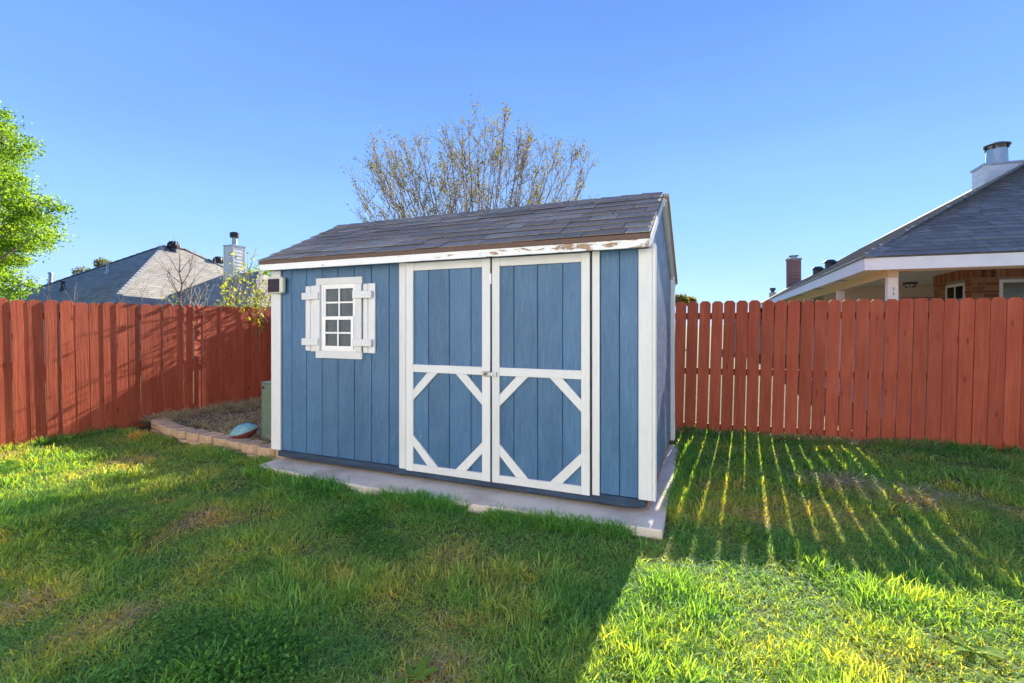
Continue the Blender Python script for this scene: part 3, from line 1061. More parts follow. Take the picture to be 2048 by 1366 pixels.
turbine(r0[0] + 0.35, r0[1] + 0.25)
turbine(r1[0] + 0.85, r1[1] + 1.1)
for (pu, pv, r_, hh, mt_) in ((-2.9, 1.7, 0.07, 0.45, 'metal'), (0.1, 2.3, 0.05, 0.35, 'metal'), (-0.6, 1.1, 0.06, 0.3, 'dark_metal'), (-4.1, 1.9, 0.04, 0.3, 'metal')):
    u, v = P1[0] + pu, v0 + pv
    z = on_face(u, v)
    m_ = MB(); m_.cyl((u, v), r_ * 2.4, r_ * 1.1, z - 0.12, z + 0.14, 12); m_.cyl((u, v), r_, r_, z + 0.1, z + hh, 12); m_.cyl((u, v), r_ * 1.5, r_ * 1.2, z + hh, z + hh + 0.06, 12)
    m_.build('vent_pipe', M[mt_], lh)

# ================================================================ RIGHT NEIGHBOUR HOUSE
rh = empty('house')
tag(rh, 'neighbour house with covered patio and blue grey roof behind the right fence', 'house')
K = Vector((0.75 * 7.15, 7.15, 0))                     # eave corner
DS = Vector((math.sin(R(23.0)), math.cos(R(23.0)), 0))   # along the side eave, away
DF = Vector((math.cos(R(19.0)), -math.sin(R(19.0)), 0))  # along the front eave, to the right
EZR = 2.545


def RH(a, b, z=0.0):
    return K + DF * a + DS * b + Vector((0, 0, z))


def rbox(name, a0, a1, b0, b1, z0, z1, mat, parent=rh, bevel=0.0):
    m_ = MB().box(0, 1, 0, 1, 0, 1)
    m_.v = [tuple(RH(a0 + (a1 - a0) * x, b0 + (b1 - b0) * y, z0 + (z1 - z0) * z)) for x, y, z in m_.v]
    return m_.build(name, mat, parent, bevel)


PR = 0.60
HW = 5.2
ra, rb = RH(0, 0, EZR), RH(2 * HW, 0, EZR)
rc, rd = RH(2 * HW, 22, EZR), RH(0, 22, EZR)
k0, k1 = RH(HW, HW, EZR + HW * PR), RH(HW, 22 - HW, EZR + HW * PR)
roofR = roof_mesh('roof', [([ra, rb, k0], DF), ([rb, rc, k1, k0], DS), ([rc, rd, k1], -DF), ([rd, ra, k0, k1], -DS)], M['shingle_far'], rh)
# single shingles on the face towards the yard
nrm = (rb - ra).cross(k0 - ra).normalized()
if nrm.z < 0: nrm = -nrm
upd = nrm.cross(DF).normalized()
if upd.z < 0: upd = -upd
frame = Matrix((DF.to_4d(), upd.to_4d(), nrm.to_4d(), (0, 0, 0, 1))).transposed()
for i in range(3): frame[3][i] = 0
frame[0][3], frame[1][3], frame[2][3] = ra.x, ra.y, ra.z
frame[3][3] = 1
eR = 0.143
hipv = k0 - ra
ka, kb = hipv.dot(DF), hipv.dot(upd)
cand = []
for r_ in range(34):
    s = r_ * eR
    x0 = ka * (s / kb)
    x1 = 2 * HW - x0
    x = x0 + rs.uniform(0.02, 0.15)
    while x < min(x1, 6.5):
        w = rs.choice((0.16, 0.22, 0.28, 0.31, 0.31, 0.34))
        cand.append((r_, x, w))
        x += w
cand.sort(key=lambda c: (frame @ Vector((c[1] + c[2] / 2, c[0] * eR, 0))).length + (50 if (frame @ Vector((c[1], c[0] * eR, 0))).x / (frame @ Vector((c[1], c[0] * eR, 0))).y > 1.16 else 0))
rest = MB()
for i, (r_, x, w) in enumerate(cand):
    mt = frame @ Matrix.Translation((x, r_ * eR - (0.02 if r_ == 0 else 0), 0.001 + rs.choice((0, 0.002))))
    m_ = shingle_mesh(w, eR, 0.012, M['shingle_r'], 'r')
    if i < 290:
        link('shingle', m_, roofR, mt)
    else:
        rest.poly([mt @ vv_.co for vv_ in m_.vertices], [tuple(p.vertices) for p in m_.polygons])
tag(rest.build('shingle_field', M['shingle_r'], roofR), kind='stuff')
# side face courses, seen edge on
side = MB()
nS = (k0 - rd).cross(ra - rd).normalized()
if nS.z < 0: nS = -nS
upS = nS.cross(DS).normalized()
if upS.z < 0: upS = -upS
for r_ in range(32):
    s = r_ * eR
    x = s * 0.80 + 0.05
    while x < 16:
        w = rs.choice((0.22, 0.31, 0.31, 0.36))
        p = ra + DS * x + upS * s
        q = [p + nS * 0.014, p + DS * (w - .004) + nS * 0.014, p + DS * (w - .004) + upS * (eR + .02) + nS * 0.002, p + upS * (eR + .02) + nS * 0.002]
        q2 = [p, p + DS * (w - .004)]
        side.poly(q + q2, [(0, 1, 2, 3), (4, 5, 1, 0)])
        x += w
tag(side.build('shingle_field', capm, roofR), kind='stuff')
# hip caps
n = 30
for i in range(n):
    t0, t1 = i / n, (i + 1.12) / n
    p, q = ra + hipv * t0, ra + hipv * min(t1, 1)
    a_, b_ = 0.10, 0.10
    sd1 = (DF * 0.8 - DS * 0.75).normalized() * 0.13
    z1_, z2_, dz = Vector((0, 0, 0.034)), Vector((0, 0, 0.022)), Vector((0, 0, -0.062))
    MB().poly([p - sd1 + z1_ + dz, p + z1_, p + sd1 + z1_ + dz, q - sd1 + z2_ + dz, q + z2_, q + sd1 + z2_ + dz],
              [(0, 1, 4, 3), (1, 2, 5, 4), (0, 2, 1), (3, 4, 5)]).build('hip_cap', M['shingle_r'], roofR)
# eaves
rbox('fascia', 0.0, 10.4, 0.0, 0.022, EZR - 0.205, EZR - 0.022, M['housewhite'])
rbox('fascia', 0.0, 0.022, 0.0225, 22, EZR - 0.206, EZR - 0.023, M['housewhite'])
rbox('drip_edge', -0.012, 10.4, -0.014, 0.024, EZR - 0.0215, EZR - 0.003, M['dark_metal'])
rbox('drip_edge', -0.014, -0.001, 0.024, 22, EZR - 0.0215, EZR - 0.003, M['dark_metal'])
CZ = 2.60
sof = rbox('soffit', 0.024, 0.44, 0.024, 21.9, EZR - 0.150, EZR - 0.140, M['cream'])
rbox('soffit', 0.441, 10.3, 0.024, 0.50, EZR - 0.151, EZR - 0.141, M['cream'], sof)
rbox('ceiling', 0.582, 10.3, 0.642, 16.0, CZ, CZ + 0.012, M['cream'])
rbox('patio_floor', 0.4, 10.3, 0.3, 7.4, -0.1, 0.05, M['concrete'])
for b in (2.3, 4.6, 7.2):
    rbox('soffit_vent', 0.12, 0.34, b, b + 0.36, EZR - 0.1565, EZR - 0.1505, M['metal'], sof)
rbox('beam', 0.44, 0.58, 0.50, 12.5, EZR - 0.27, CZ + 0.02, M['cream_beam'])
rbox('beam', 0.582, 10.3, 0.50, 0.64, EZR - 0.19, CZ + 0.02, M['cream_beam'])
for b in (0.50, 3.75, 7.2):
    po = rbox('patio_post', 0.44, 0.58, b + .002, b + 0.142, -0.1, EZR - 0.272, M['housewhite'], rh, 0.006)
for z in (2.06, 1.98):
    rbox('post_bracket', 0.505, 0.52, 0.49, 0.5015, z, z + 0.045, M['rust_metal'], po)
rbox('wall', 0.9, 10.3, 7.4, 7.6, -0.1, CZ - .001, M['cream'])
for k in range(7):
    z = 1.30 + k * 0.18
    m_ = rbox('siding_board', 0.9, 6.0, 7.384, 7.3995, z, z + 0.174, M['cream'])
# cable on the wall
m_ = MB(); m_.tube([RH(2.55, 7.37, 1.2), RH(2.55, 7.37, 2.20), RH(2.62, 7.37, 2.26), RH(5.2, 7.37, 2.28)], 0.010, 5)
m_.build('cable', M['black'], rh)
# ceiling lamp
lq = Vector((0.847 * 12.0, 12.0, 2.598))
lp = empty('ceiling_lamp', lq)
tag(lp, 'dark round ceiling lamp under the patio roof', 'lamp')
mb = MB(); mb.cyl((0, 0), 0.145, 0.15, -0.045, 0.0, 20); mb.build('base', M['dark_metal'], lp)
mb = MB(); mb.cyl((0, 0), 0.06, 0.115, -0.13, -0.046, 18); mb.build('lamp_glass', M['ivory'], lp)
mb = MB()
for k in range(8):
    a = 2 * math.pi * k / 8
    mb.tube([(0.13 * math.cos(a), 0.13 * math.sin(a), -0.045), (0.115 * math.cos(a), 0.115 * math.sin(a), -0.1), (0.05 * math.cos(a), 0.05 * math.sin(a), -0.14)], 0.006, 4)
mb.build('cage', M['dark_metal'], lp)

# brick bump-out: corner at px 1942
bx_, by_ = 0.976 * 8.95, 8.95
rel = Vector((bx_, by_, 0)) - K
den = DF.x * DS.y - DF.y * DS.x
BA = (rel.x * DS.y - rel.y * DS.x) / den
BB = (DF.x * rel.y - DF.y * rel.x) / den
bw = rbox('brick_wall', BA + 0.012, BA + 3.6, BB + 0.012, BB + 1.62, -0.1, CZ - 0.002, M['mortar'])
brm = {}


def put_brick(a, b, z, along, w, h=0.062, dep=0.02):
    key = (along, round(w, 3), round(h, 3))
    if key not in brm:
        m_ = MB().box(0, 1, 0, 1, 0, 1)
        D1, D2 = (DF, DS) if along == 'a' else (DS, DF)
        m_.v = [tuple(D1 * (w * x) + D2 * (dep * y) + Vector((0, 0, h * zz))) for x, y, zz in m_.v]
        brm[key] = m_.mesh('brick', M['brick'], 0.003)
    link('brick', brm[key], bw, Matrix.Translation(RH(a, b, z)))


W1 = (0.22, 1.02, 1.2, 2.34)      # window in the side face: b from, to, z from, to (relative to corner)
W2 = (0.42, 2.2, 1.2, 2.36)      # window in the front face: a from, to
row = 0
z = 1.30
while z < CZ - 0.23:
    off = 0.105 if row % 2 else 0.0
    for face, L, wn_ in (('b', 1.62, W1), ('a', 2.6, W2)):
        s = -off
        while s < L:
            s0, s1 = max(s, 0.001), min(s + 0.20, L)
            inside = (z + 0.062 > wn_[2] and z < wn_[3])
            segs = [(s0, s1)]
            if inside:
                segs = []
                if s0 < wn_[0]: segs.append((s0, min(s1, wn_[0])))
                if s1 > wn_[1]: segs.append((max(s0, wn_[1]), s1))
            for c, d in segs:
                if d - c > 0.03:
                    if face == 'b': put_brick(BA, BB + c, z, 'b', round(d - c, 2))
                    else: put_brick(BA + max(c, 0.0205), BB - 0.001, z, 'a', round(d - max(c, 0.0205), 2))
            s += 0.21
    z += 0.0735
    row += 1
zs = z + 0.004
for face, L in (('b', 1.6), ('a', 2.6)):
    s = 0.001
    while s < L:
        if face == 'b': put_brick(BA, BB + s, zs, 'b', 0.062, min(0.19, CZ - 0.004 - zs))
        else: put_brick(BA + s + 0.021, BB - 0.001, zs, 'a', 0.062, min(0.19, CZ - 0.004 - zs))
        s += 0.072
# the two patio windows
for face, (c, d, z0, z1) in (('b', W1), ('a', W2)):
    w_ = empty('window'); w_.parent = rh

    def wb(nm, s0, s1, t0, t1, za, zb, mat):
        if face == 'b': return rbox(nm, BA + t0, BA + t1, BB + s0, BB + s1, za, zb, mat, w_)
        return rbox(nm, BA + s0, BA + s1, BB + t0, BB + t1, za, zb, mat, w_)
    wb('frame', c + .002, c + 0.055, -0.012, 0.011, z0, z1 - .002, M['housewhite']); wb('frame', d - 0.055, d - .002, -0.012, 0.011, z0, z1 - .002, M['housewhite'])
    wb('frame', c + 0.056, d - 0.056, -0.012, 0.011, z1 - 0.057, z1 - .002, M['housewhite'])
    m0 = (c + d) / 2 if face == 'b' else c + 0.98
    wb('mullion', m0 - 0.018, m0 + 0.018, -0.010, 0.011, z0, z1 - 0.058, M['housewhite'])
    k = 0
    zz = z1 - 0.10
    while zz > z0 + 0.02:
        wb('blind_slat', c + 0.06, m0 - 0.02, 0.003, 0.0085, zz, zz + 0.036, M['blind'])
        wb('blind_slat', m0 + 0.02, d - 0.06, 0.003, 0.0085, zz, zz + 0.036, M['blind'])
        zz -= 0.042
    wb('pane', c + 0.057, m0 - 0.019, -0.006, -0.003, z0, z1 - 0.059, M['glass'])
    wb('pane', m0 + 0.019, d - 0.057, -0.006, -0.003, z0, z1 - 0.059, M['glass'])

# white chimney chase with metal flue
cx, cy = (1970 - 1024) / 939.9 * 11.6, 11.6
rel = Vector((cx, cy, 0)) - K
CA = (rel.x * DS.y - rel.y * DS.x) / den
CB = (DF.x * rel.y - DF.y * rel.x) / den
ZC = 1.5 + (651 - 331) * 11.6 / 939.9
ch = rbox('chimney', CA, CA + 1.1, CB, CB + 0.6, 3.0, ZC, M['housewhite'])
for k in range(9):
    z = ZC - 0.16 - k * 0.15
    rbox('siding_board', CA + 0.09, CA + 1.1, CB - 0.014, CB - 0.001, z, z + 0.142, M['housewhite'], ch)
    rbox('siding_board', CA - 0.014, CA - 0.001, CB + 0.09, CB + 0.6, z, z + 0.142, M['housewhite'], ch)
rbox('corner_trim', CA - 0.02, CA + 0.085, CB - 0.02, CB - 0.001, 3.2, ZC, M['greywhite'], ch)
rbox('corner_trim', CA - 0.02, CA - 0.001, CB - 0.0005, CB + 0.085, 3.2, ZC, M['greywhite'], ch)
rbox('cap', CA - 0.04, CA + 1.14, CB - 0.04, CB + 0.64, ZC + .001, ZC + 0.05, M['metal'], ch)
fc = RH(CA + 0.36, CB + 0.30)
mb = MB(); mb.cyl(fc, 0.205, 0.195, ZC + 0.051, ZC + 0.45, 24); mb.build('flue', M['metal'], ch)
mb = MB()
for k in range(4):
    a = k * math.pi / 2 + 0.5
    mb.box(fc.x + 0.2 * math.cos(a) - .02, fc.x + 0.2 * math.cos(a) + .02, fc.y + 0.2 * math.sin(a) - .02, fc.y + 0.2 * math.sin(a) + .02, ZC + 0.44, ZC + 0.53)
mb.cyl(fc, 0.255, 0.255, ZC + 0.53, ZC + 0.56, 24); mb.cyl(fc, 0.255, 0.14, ZC + 0.5605, ZC + 0.61, 24)
mb.build('flue_cap', M['dark_metal'], ch)
# two low roof vents on the far slope
for b, up in ((11.2, 2.05), (12.6, 1.9)):
    p = ra + DS * b + upS * up
    mb = MB(); mb.cyl(p, 0.16, 0.16, p.z - 0.2, p.z + 0.14, 14); mb.cyl(p, 0.24, 0.12, p.z + 0.1405, p.z + 0.24, 14)
    mb.build('roof_vent', M['dark_metal'], rh)

# ================================================================ THE HOUSE THE YARD BELONGS TO (unseen behind the camera, mirrored in the shed window; made tall and pale to bounce fill)
oh = empty('house', ORG, -TH)
tag(oh, 'unseen lap sided house mirrored in the shed window, made two storey and pale for fill light', 'house')
OV, OT = -6.7, 5.4
MB().box(-7, 13, OV - 8, OV - 0.02, -0.1, OT).build('wall', M['siding_pale'], oh)
for k in range(30):
    z = 0.02 + k * 0.178
    MB().prism([(OV - 0.019, z), (OV + 0.004, z), (OV - 0.006, z + 0.174), (OV - 0.019, z + 0.174)], 'x', -7, 13).build('siding_board', M['siding_pale'], oh)
hf, a_, b_ = hip_faces(-7.4, 13.4, OV - 8.4, OV + 0.3, OT + 0.02, 0.5, 'u')
roof_mesh('roof', hf, M['shingle_far'], oh)
MB().box(-7.4, 13.4, OV + 0.28, OV + 0.299, OT - 0.16, OT + 0.015).build('fascia', M['housewhite'], oh)
for (wu, ww, wz) in ((6.2, 1.8, 0.9), (9.6, 1.2, 0.9), (-1.5, 1.2, 3.5), (3.5, 1.2, 3.5), (8.5, 1.2, 3.5)):
    w_ = MB().box(wu - 0.06, wu + ww + 0.06, OV + 0.005, OV + 0.02, wz - .06, wz + 1.26).build('window', M['housewhite'], oh)
    MB().box(wu, wu + ww, OV + 0.0205, OV + 0.026, wz, wz + 1.2).build('pane', M['solar'], w_)

# ================================================================ FAR HOUSES on the right: brick chimney and a small metal topped one
def far_house(name, lab, px, Y, w, ztop, zb, mat, brick):
    X = (px - 1024) / 939.9 * Y
    h = empty(name, (X, Y, 0), -TH)
    tag(h, lab, 'house')
    hf, a_, b_ = hip_faces(-3.5, 5.5, 0.2, 8.0, zb - 2.1, 0.55, 'u')
    roof_mesh('roof', hf, M['shingle_far'], h)
    MB().box(-3.1, 5.1, 0.6, 7.6, -0.3, zb - 2.1).build('wall', M['stucco'], h)
    fs_ = []
    x0, x1, y0, y1 = -w / 2, w / 2, 0.9, 0.9 + w * 0.8
    c8 = [(x0, y0), (x1, y0), (x1, y1), (x0, y1)]
    for i in range(4):
        p, q = c8[i], c8[(i + 1) % 4]
        fs_.append(([(p[0], p[1], 0.5), (q[0], q[1], 0.5), (q[0], q[1], ztop), (p[0], p[1], ztop)], (q[0] - p[0], q[1] - p[1], 0)))
    fs_.append(([(x0, y0, ztop), (x1, y0, ztop), (x1, y1, ztop), (x0, y1, ztop)], (1, 0, 0)))
    c = roof_mesh('chimney', fs_, mat, h)
    xc, yc = 0.0, (y0 + y1) / 2
    if brick:
        MB().box(x0 - 0.03, x1 + 0.03, y0 - 0.03, y1 + 0.03, ztop + .001, ztop + 0.09).build('crown', M['brick_far'], c)
        MB().box(xc - 0.14, xc + 0.14, yc - 0.14, yc + 0.14, ztop + 0.0905, ztop + 0.2).build('flue', M['metal'], c)
        MB().box(xc - 0.2, xc + 0.2, yc - 0.2, yc + 0.2, ztop + 0.201, ztop + 0.25).build('flue_cap', M['dark_metal'], c)
    else:
        m_ = MB(); m_.cyl((xc, yc), 0.14, 0.14, ztop + .001, ztop + 0.2, 12); m_.cyl((xc, yc), 0.24, 0.22, ztop + 0.2, ztop + 0.4, 12)
        m_.build('flue_cap', M['dark_metal'], c)


far_house('house', 'distant house with a red brick chimney beyond the patio roof', 1595, 24.0, 0.62, 1.5 + 131 * 24.9 / 939.9, 3.6, M['brick_far'], True)
far_house('house', 'farthest house with a small grey metal topped chimney', 1549, 40.0, 0.52, 1.5 + 66 * 40.9 / 939.9, 3.2, M['stucco'], False)

# ================================================================ TREES AND SHRUBS
def leaf_mesh(name, pts, size, mat, parent, tint=None, flat=0.0, seed=0):
    """pts: (n,3) centres; each leaf a folded diamond of four triangles' worth of two quads"""
    g = np.random.default_rng(seed)
    n = len(pts)
    pts = np.asarray(pts, float)
    d = g.normal(size=(n, 3)); d[:, 2] -= 0.3; d /= np.linalg.norm(d, axis=1)[:, None]
    e = g.normal(size=(n, 3)); e[:, 2] += flat; e -= (e * d).sum(1)[:, None] * d; e /= np.linalg.norm(e, axis=1)[:, None]
    nn = np.cross(d, e)
    L = size * g.uniform(0.6, 1.35, n)[:, None]
    w = L * g.uniform(0.38, 0.55, n)[:, None]
    base_ = pts - d * L * 0.5
    tip = pts + d * L * 0.5
    m1 = pts + e * w * 0.5 + nn * L * 0.10
    m2 = pts - e * w * 0.5 + nn * L * 0.10
    V_ = np.stack([base_, m1, tip, m2], 1).reshape(-1, 3)
    me = bpy.data.meshes.new(name)
    me.vertices.add(4 * n); me.vertices.foreach_set('co', V_.ravel())
    idx = np.arange(n)[:, None] * 4
    F = np.concatenate([idx + [0, 1, 2], idx + [0, 2, 3]], 1).reshape(-1)
    me.loops.add(len(F)); me.loops.foreach_set('vertex_index', F.astype(np.int32))
    me.polygons.add(2 * n); me.polygons.foreach_set('loop_start', np.arange(0, 6 * n, 3, dtype=np.int32))
    me.update(calc_edges=True)
    a = me.attributes.new('tint', 'FLOAT', 'POINT')
    tv = g.uniform(0, 1, n) if tint is None else np.clip(tint + g.normal(0, 0.18, n), 0, 1)
    a.data.foreach_set('value', np.repeat(tv, 4).astype(np.float32))
    me.materials.append(mat)
    return link(name, me, parent)


def grow(mb, rnd, p, d, length, r, lev, maxlev, tips, up=0.25, spread=0.55, kids=(3, 4), n=4, wob=0.10, shrink=(0.55, 0.75)):
    segs = 4 if lev < 2 else 3
    pts, rad = [Vector(p)], [r]
    d = Vector(d).normalized()
    q = Vector(p)
    for i in range(segs):
        d = (d + Vector((rnd.gauss(0, wob), rnd.gauss(0, wob), rnd.gauss(0, wob) + up * 0.12))).normalized()
        q = q + d * (length / segs)
        pts.append(q.copy()); rad.append(r * (1 - 0.45 * (i + 1) / segs))
    mb.tube(pts, rad, n if lev < 2 else 3)
    if lev >= maxlev:
        tips.append((pts, d))
        return
    k = rnd.randint(*kids)
    for j in range(k):
        t_ = 1.0 if j == 0 else rnd.uniform(0.35, 0.95)
        i = min(segs - 1, int(t_ * segs))
        f = t_ * segs - i
        b = pts[i].lerp(pts[i + 1], min(1, f))
        nd = (d + Vector((rnd.gauss(0, spread), rnd.gauss(0, spread), rnd.gauss(0, spread * 0.5) + up))).normalized()
        grow(mb, rnd, b, nd, length * rnd.uniform(*shrink), r * (0.55 if j else 0.6), lev + 1, maxlev, tips, up, spread, kids, n, wob, shrink)


# crape myrtle behind the shed
TY = 8.5
cm = empty('crape_myrtle', ((955 - 1024) / 939.9 * TY, TY, 0))
tag(cm, 'nearly bare many stemmed tree with sparse olive leaves behind the shed', 'tree')
mb = MB(); tips = []
rnd = random.Random(21)
DOME = [(690, 385), (700, 352), (745, 275), (800, 290), (850, 272), (905, 268), (945, 245), (980, 236), (1010, 246), (1060, 252), (1110, 268), (1160, 290), (1185, 345), (1215, 385)]


def dome(px):
    for (x0, y0), (x1, y1) in zip(DOME[:-1], DOME[1:]):
        if x0 <= px <= x1: return y0 + (y1 - y0) * (px - x0) / (x1 - x0)
    return 400


KM = TY / 939.9
for k in range(54):
    px = 702 + 500 * (k + rnd.uniform(0.1, 0.9)) / 54
    py = dome(px) + rnd.uniform(6, 26) + (rnd.uniform(0, 110) if k % 3 else 0)
    tx, tz = (px - 955) * KM, 1.5 + (651 - py) * KM
    ty = rnd.uniform(-1, 1) * (1.2 - 0.3 * abs(tx))
    b0 = Vector((tx * 0.12, ty * 0.12, 0))
    pts = []
    for i in range(9):
        f = i / 8
        pts.append(Vector((b0.x + (tx - b0.x) * f ** 1.25, b0.y + (ty - b0.y) * f ** 1.25, tz * f)) + Vector((rnd.gauss(0, .03), rnd.gauss(0, .03), 0)) * (0 if i in (0, 8) else 1))
    r0_ = rnd.uniform(0.014, 0.024)
    mb.tube(pts, [r0_ * (1 - 0.86 * i / 8) for i in range(9)], 4)
    tips.append((pts[-3:], None))
    for j in range(25):
        f = rnd.uniform(3.4, 7.8); i = int(f)
        p_ = pts[i].lerp(pts[i + 1], f - i)
        d_ = (pts[i + 1] - pts[i]).normalized() * 0.9 + Vector((rnd.gauss(0, .5), rnd.gauss(0, .5), rnd.uniform(0.0, .4)))
        L_ = rnd.uniform(0.22, 0.55)
        top_ = 1.5 + (651 - dome(955 + (p_.x + d_.x * L_) / KM)) * KM
        if p_.z + L_ * 1.5 > top_: L_ *= 0.35
        grow(mb, rnd, p_, d_, L_, 0.0055, 2, 3, tips, 0.25, 0.45, (2, 3), 3, 0.10, (0.45, 0.7))
mb.build('branches', M['bark'], cm, smooth=True)
lp_ = []
for pts, d in tips:
    for i in range(rnd.randint(4, 8)):
        t_ = rnd.uniform(0, len(pts) - 1.001); j = int(t_)
        lp_.append(pts[j].lerp(pts[j + 1], t_ - j) + Vector((rnd.gauss(0, .03), rnd.gauss(0, .03), rnd.gauss(0, .03))))
    if rnd.random() < 0.3:
        for i in range(5): lp_.append(pts[-1] + Vector((rnd.gauss(0, .03), rnd.gauss(0, .03), rnd.gauss(0, .05))))
leaf_mesh('leaves', lp_, 0.036, M['leaf_olive'], cm, seed=4)

# bare saplings between the left fence and the left house
for i, (px, Y, hgt, bk, lab, lean, nl) in enumerate((
        (352, 13.0, 3.3, 'bark', 'tall bare sapling with dark stem in front of the grey hip roof', -0.05, 70),
        (367, 13.6, 2.7, 'bark_pale', 'pale bare sapling right of the dark stemmed one', 0.18, 40),
        (430, 12.6, 1.98, 'bark_pale', 'low pale leafless shrub just above the left fence top', 0.15, 0),
        (250, 14.5, 1.99, 'bark_grey', 'low arching bare twigs in front of the house roof hip', 0.3, 0))):
    tr = empty('sapling', ((px - 1024) / 939.9 * Y, Y, 0)); tag(tr, lab, 'shrub' if hgt < 2 else 'tree')
    mb = MB(); tips = []; rnd = random.Random(30 + i)
    if hgt > 2:
        p = Vector((0, 0, 0)); pts = [p.copy()]
        for k in range(10):
            p = p + Vector((lean * 0.12 + rnd.gauss(0, .03), rnd.gauss(0, .03), hgt / 10)); pts.append(p.copy())
        mb.tube(pts, [0.055 * (1 - 0.8 * k / 10) for k in range(11)], 6)
        for k in range(16):
            j = rnd.randint(4, 9); b = pts[j]
            a = rnd.uniform(0, 6.28)
            grow(mb, rnd, b, Vector((math.cos(a), math.sin(a) * 0.6, 1.0)), hgt * rnd.uniform(0.16, 0.26), 0.014, 1, 2, tips, 0.3, 0.45, (2, 3), 4, 0.1)
    else:
        for k in range(9):
            a = rnd.uniform(0, 6.28)
            grow(mb, rnd, (math.cos(a) * 0.2, math.sin(a) * 0.2, 0), Vector((math.cos(a) * 0.55 + lean, math.sin(a) * 0.4, 1.2)), hgt * rnd.uniform(0.7, 0.95), 0.018, 0, 2, tips, 0.2, 0.5, (2, 3), 4, 0.12)
    mb.build('branches', M[bk], tr, smooth=True)
    if nl:
        L_ = []
        for k in range(nl):
            z = rnd.uniform(hgt * 0.45, hgt * 0.75)
            L_.append((lean * z * 0.36 + rnd.gauss(0, .12), rnd.gauss(0, .12), z))
        leaf_mesh('leaves', L_, 0.075, M['leaf_yellow'], tr, seed=40 + i)

# bare thicket behind the back fence, hidden mostly by the shed; its twigs show over the roof's left end
for i, (px, Y, hgt, nl, lab, mat) in enumerate((
        (585, 12.2, 2.9, 40, 'thin bare twigs rising over the left end of the shed roof', 'bark_grey'),
        (760, 12.8, 2.5, 0, 'bare bush hidden behind the shed', 'bark_grey'),
        (820, 15.6, 2.6, 0, 'farther bare bush hidden behind the shed', 'bark_grey'))):
    tr = empty('bare_bush', ((px - 1024) / 939.9 * Y, Y, 0)); tag(tr, lab, 'shrub')
    mb = MB(); tips = []; rnd = random.Random(60 + i)
    for k in range(10):
        a = rnd.uniform(0, 6.28)
        grow(mb, rnd, (math.cos(a) * 0.25, math.sin(a) * 0.25, 0), Vector((math.cos(a) * 0.35, math.sin(a) * 0.35, 1.3)), hgt * rnd.uniform(0.42, 0.55), 0.017, 0, 3, tips, 0.3, 0.36, (2, 3), 4, 0.08)
    mb.build('branches', M[mat], tr, smooth=True)
    if nl:
        leaf_mesh('leaves', [pts[-1] for pts, d in tips][::3], 0.04, M['leaf_olive'], tr, seed=70 + i)

# leafy shrub leaning over the corner of the left fence
sh = empty('leafy_shrub', L2W(-3.95, 3.0, 0)); tag(sh, 'yellow green leafy shrub at the fence corner beside the shed', 'shrub')
mb = MB(); tips = []; rnd = random.Random(81)
for k in range(9):
    a = rnd.uniform(0, 6.28)
    grow(mb, rnd, (math.cos(a) * .1, math.sin(a) * .1, 0), Vector((math.cos(a) * 0.28 + 0.08, math.sin(a) * 0.25, 1.3)), rnd.uniform(1.15, 1.45), 0.02, 0, 2, tips, 0.25, 0.4, (3, 4), 4, 0.08)
mb.build('branches', M['bark_grey'], sh, smooth=True)
L_ = []
for pts, d in tips:
    for k in range(15):
        t_ = rnd.uniform(0, len(pts) - 1.001); j = int(t_)
        L_.append(pts[j].lerp(pts[j + 1], t_ - j) + Vector((rnd.gauss(0, .06), rnd.gauss(0, .06), rnd.gauss(0, .06))))
leaf_mesh('leaves', L_, 0.07, M['leaf_yellow'], sh, seed=82)


# big green tree at the left edge
def px2w(px, py, Y):
    return Vector(((px - 1024) / 939.9 * Y, Y, 1.5 + (651 - py) / 939.9 * Y))


GY = 13.5
gt = empty('green_tree', px2w(-150, 651, GY).xy.to_3d()); tag(gt, 'leafy bright green tree at the left edge of the yard', 'tree')
gb = Vector(gt.location)
lobes = [(15, 285, 52, 0.0), (-20, 240, 48, 0.5), (55, 300, 26, -0.4), (-60, 300, 90, 1.0), (10, 365, 46, -0.5), (-40, 380, 90, -1.0), (70, 420, 40, -0.2), (108, 425, 30, 0.1),
         (40, 455, 62, 0.3), (85, 470, 34, -0.5), (30, 505, 46, 0.4), (-60, 480, 110, 0.6), (15, 575, 40, -0.6), (45, 572, 22, -0.4), (-40, 565, 62, 0.4), (-160, 330, 130, 0.5), (-170, 480, 130, -0.5), (-110, 230, 80, 0.2), (-260, 420, 120, 0.0)]
mb = MB(); rnd = random.Random(91)
mb.tube([(0, 0, -0.1), (0.05, 0, 1.2), (0.0, 0.1, 2.6), (-0.1, 0.1, 4.2), (0, 0, 6.2)], [0.2, 0.17, 0.14, 0.1, 0.04], 8)
pts_, tints = [], []
g = np.random.default_rng(92)
for (px, py, r_, dy) in lobes:
    c = px2w(px - 12, py, GY + dy) - gb
    rr = r_ / 939.9 * GY
    st = Vector((0, 0.05, max(1.6, c.z - 1.6)))
    mid_ = st.lerp(c, 0.55) + Vector((0, 0, -0.15))
    mb.tube([st, mid_, c], [0.06, 0.04, 0.015], 5)
    ncl = max(10, int(70 * (rr / 0.8) ** 2))
    for k in range(ncl):
        dv = Vector(g.normal(size=3)).normalized() * rr * (g.uniform(0.35, 1.0) ** 0.6)
        dv.z *= 0.85
        cc = c + dv
        if k % 3 == 0: mb.tube([c, c + dv * 0.6 + Vector((0, 0, 0.04)), cc], [0.014, 0.009, 0.004], 3)
        sp = g.uniform(0.07, 0.17)
        nlv = 36
        pts_.append(np.array(cc) + g.normal(size=(nlv, 3)) * sp * np.array([1.2, 1.2, 0.6]))
        tints.append(np.full(nlv, g.uniform(0.1, 0.9)))
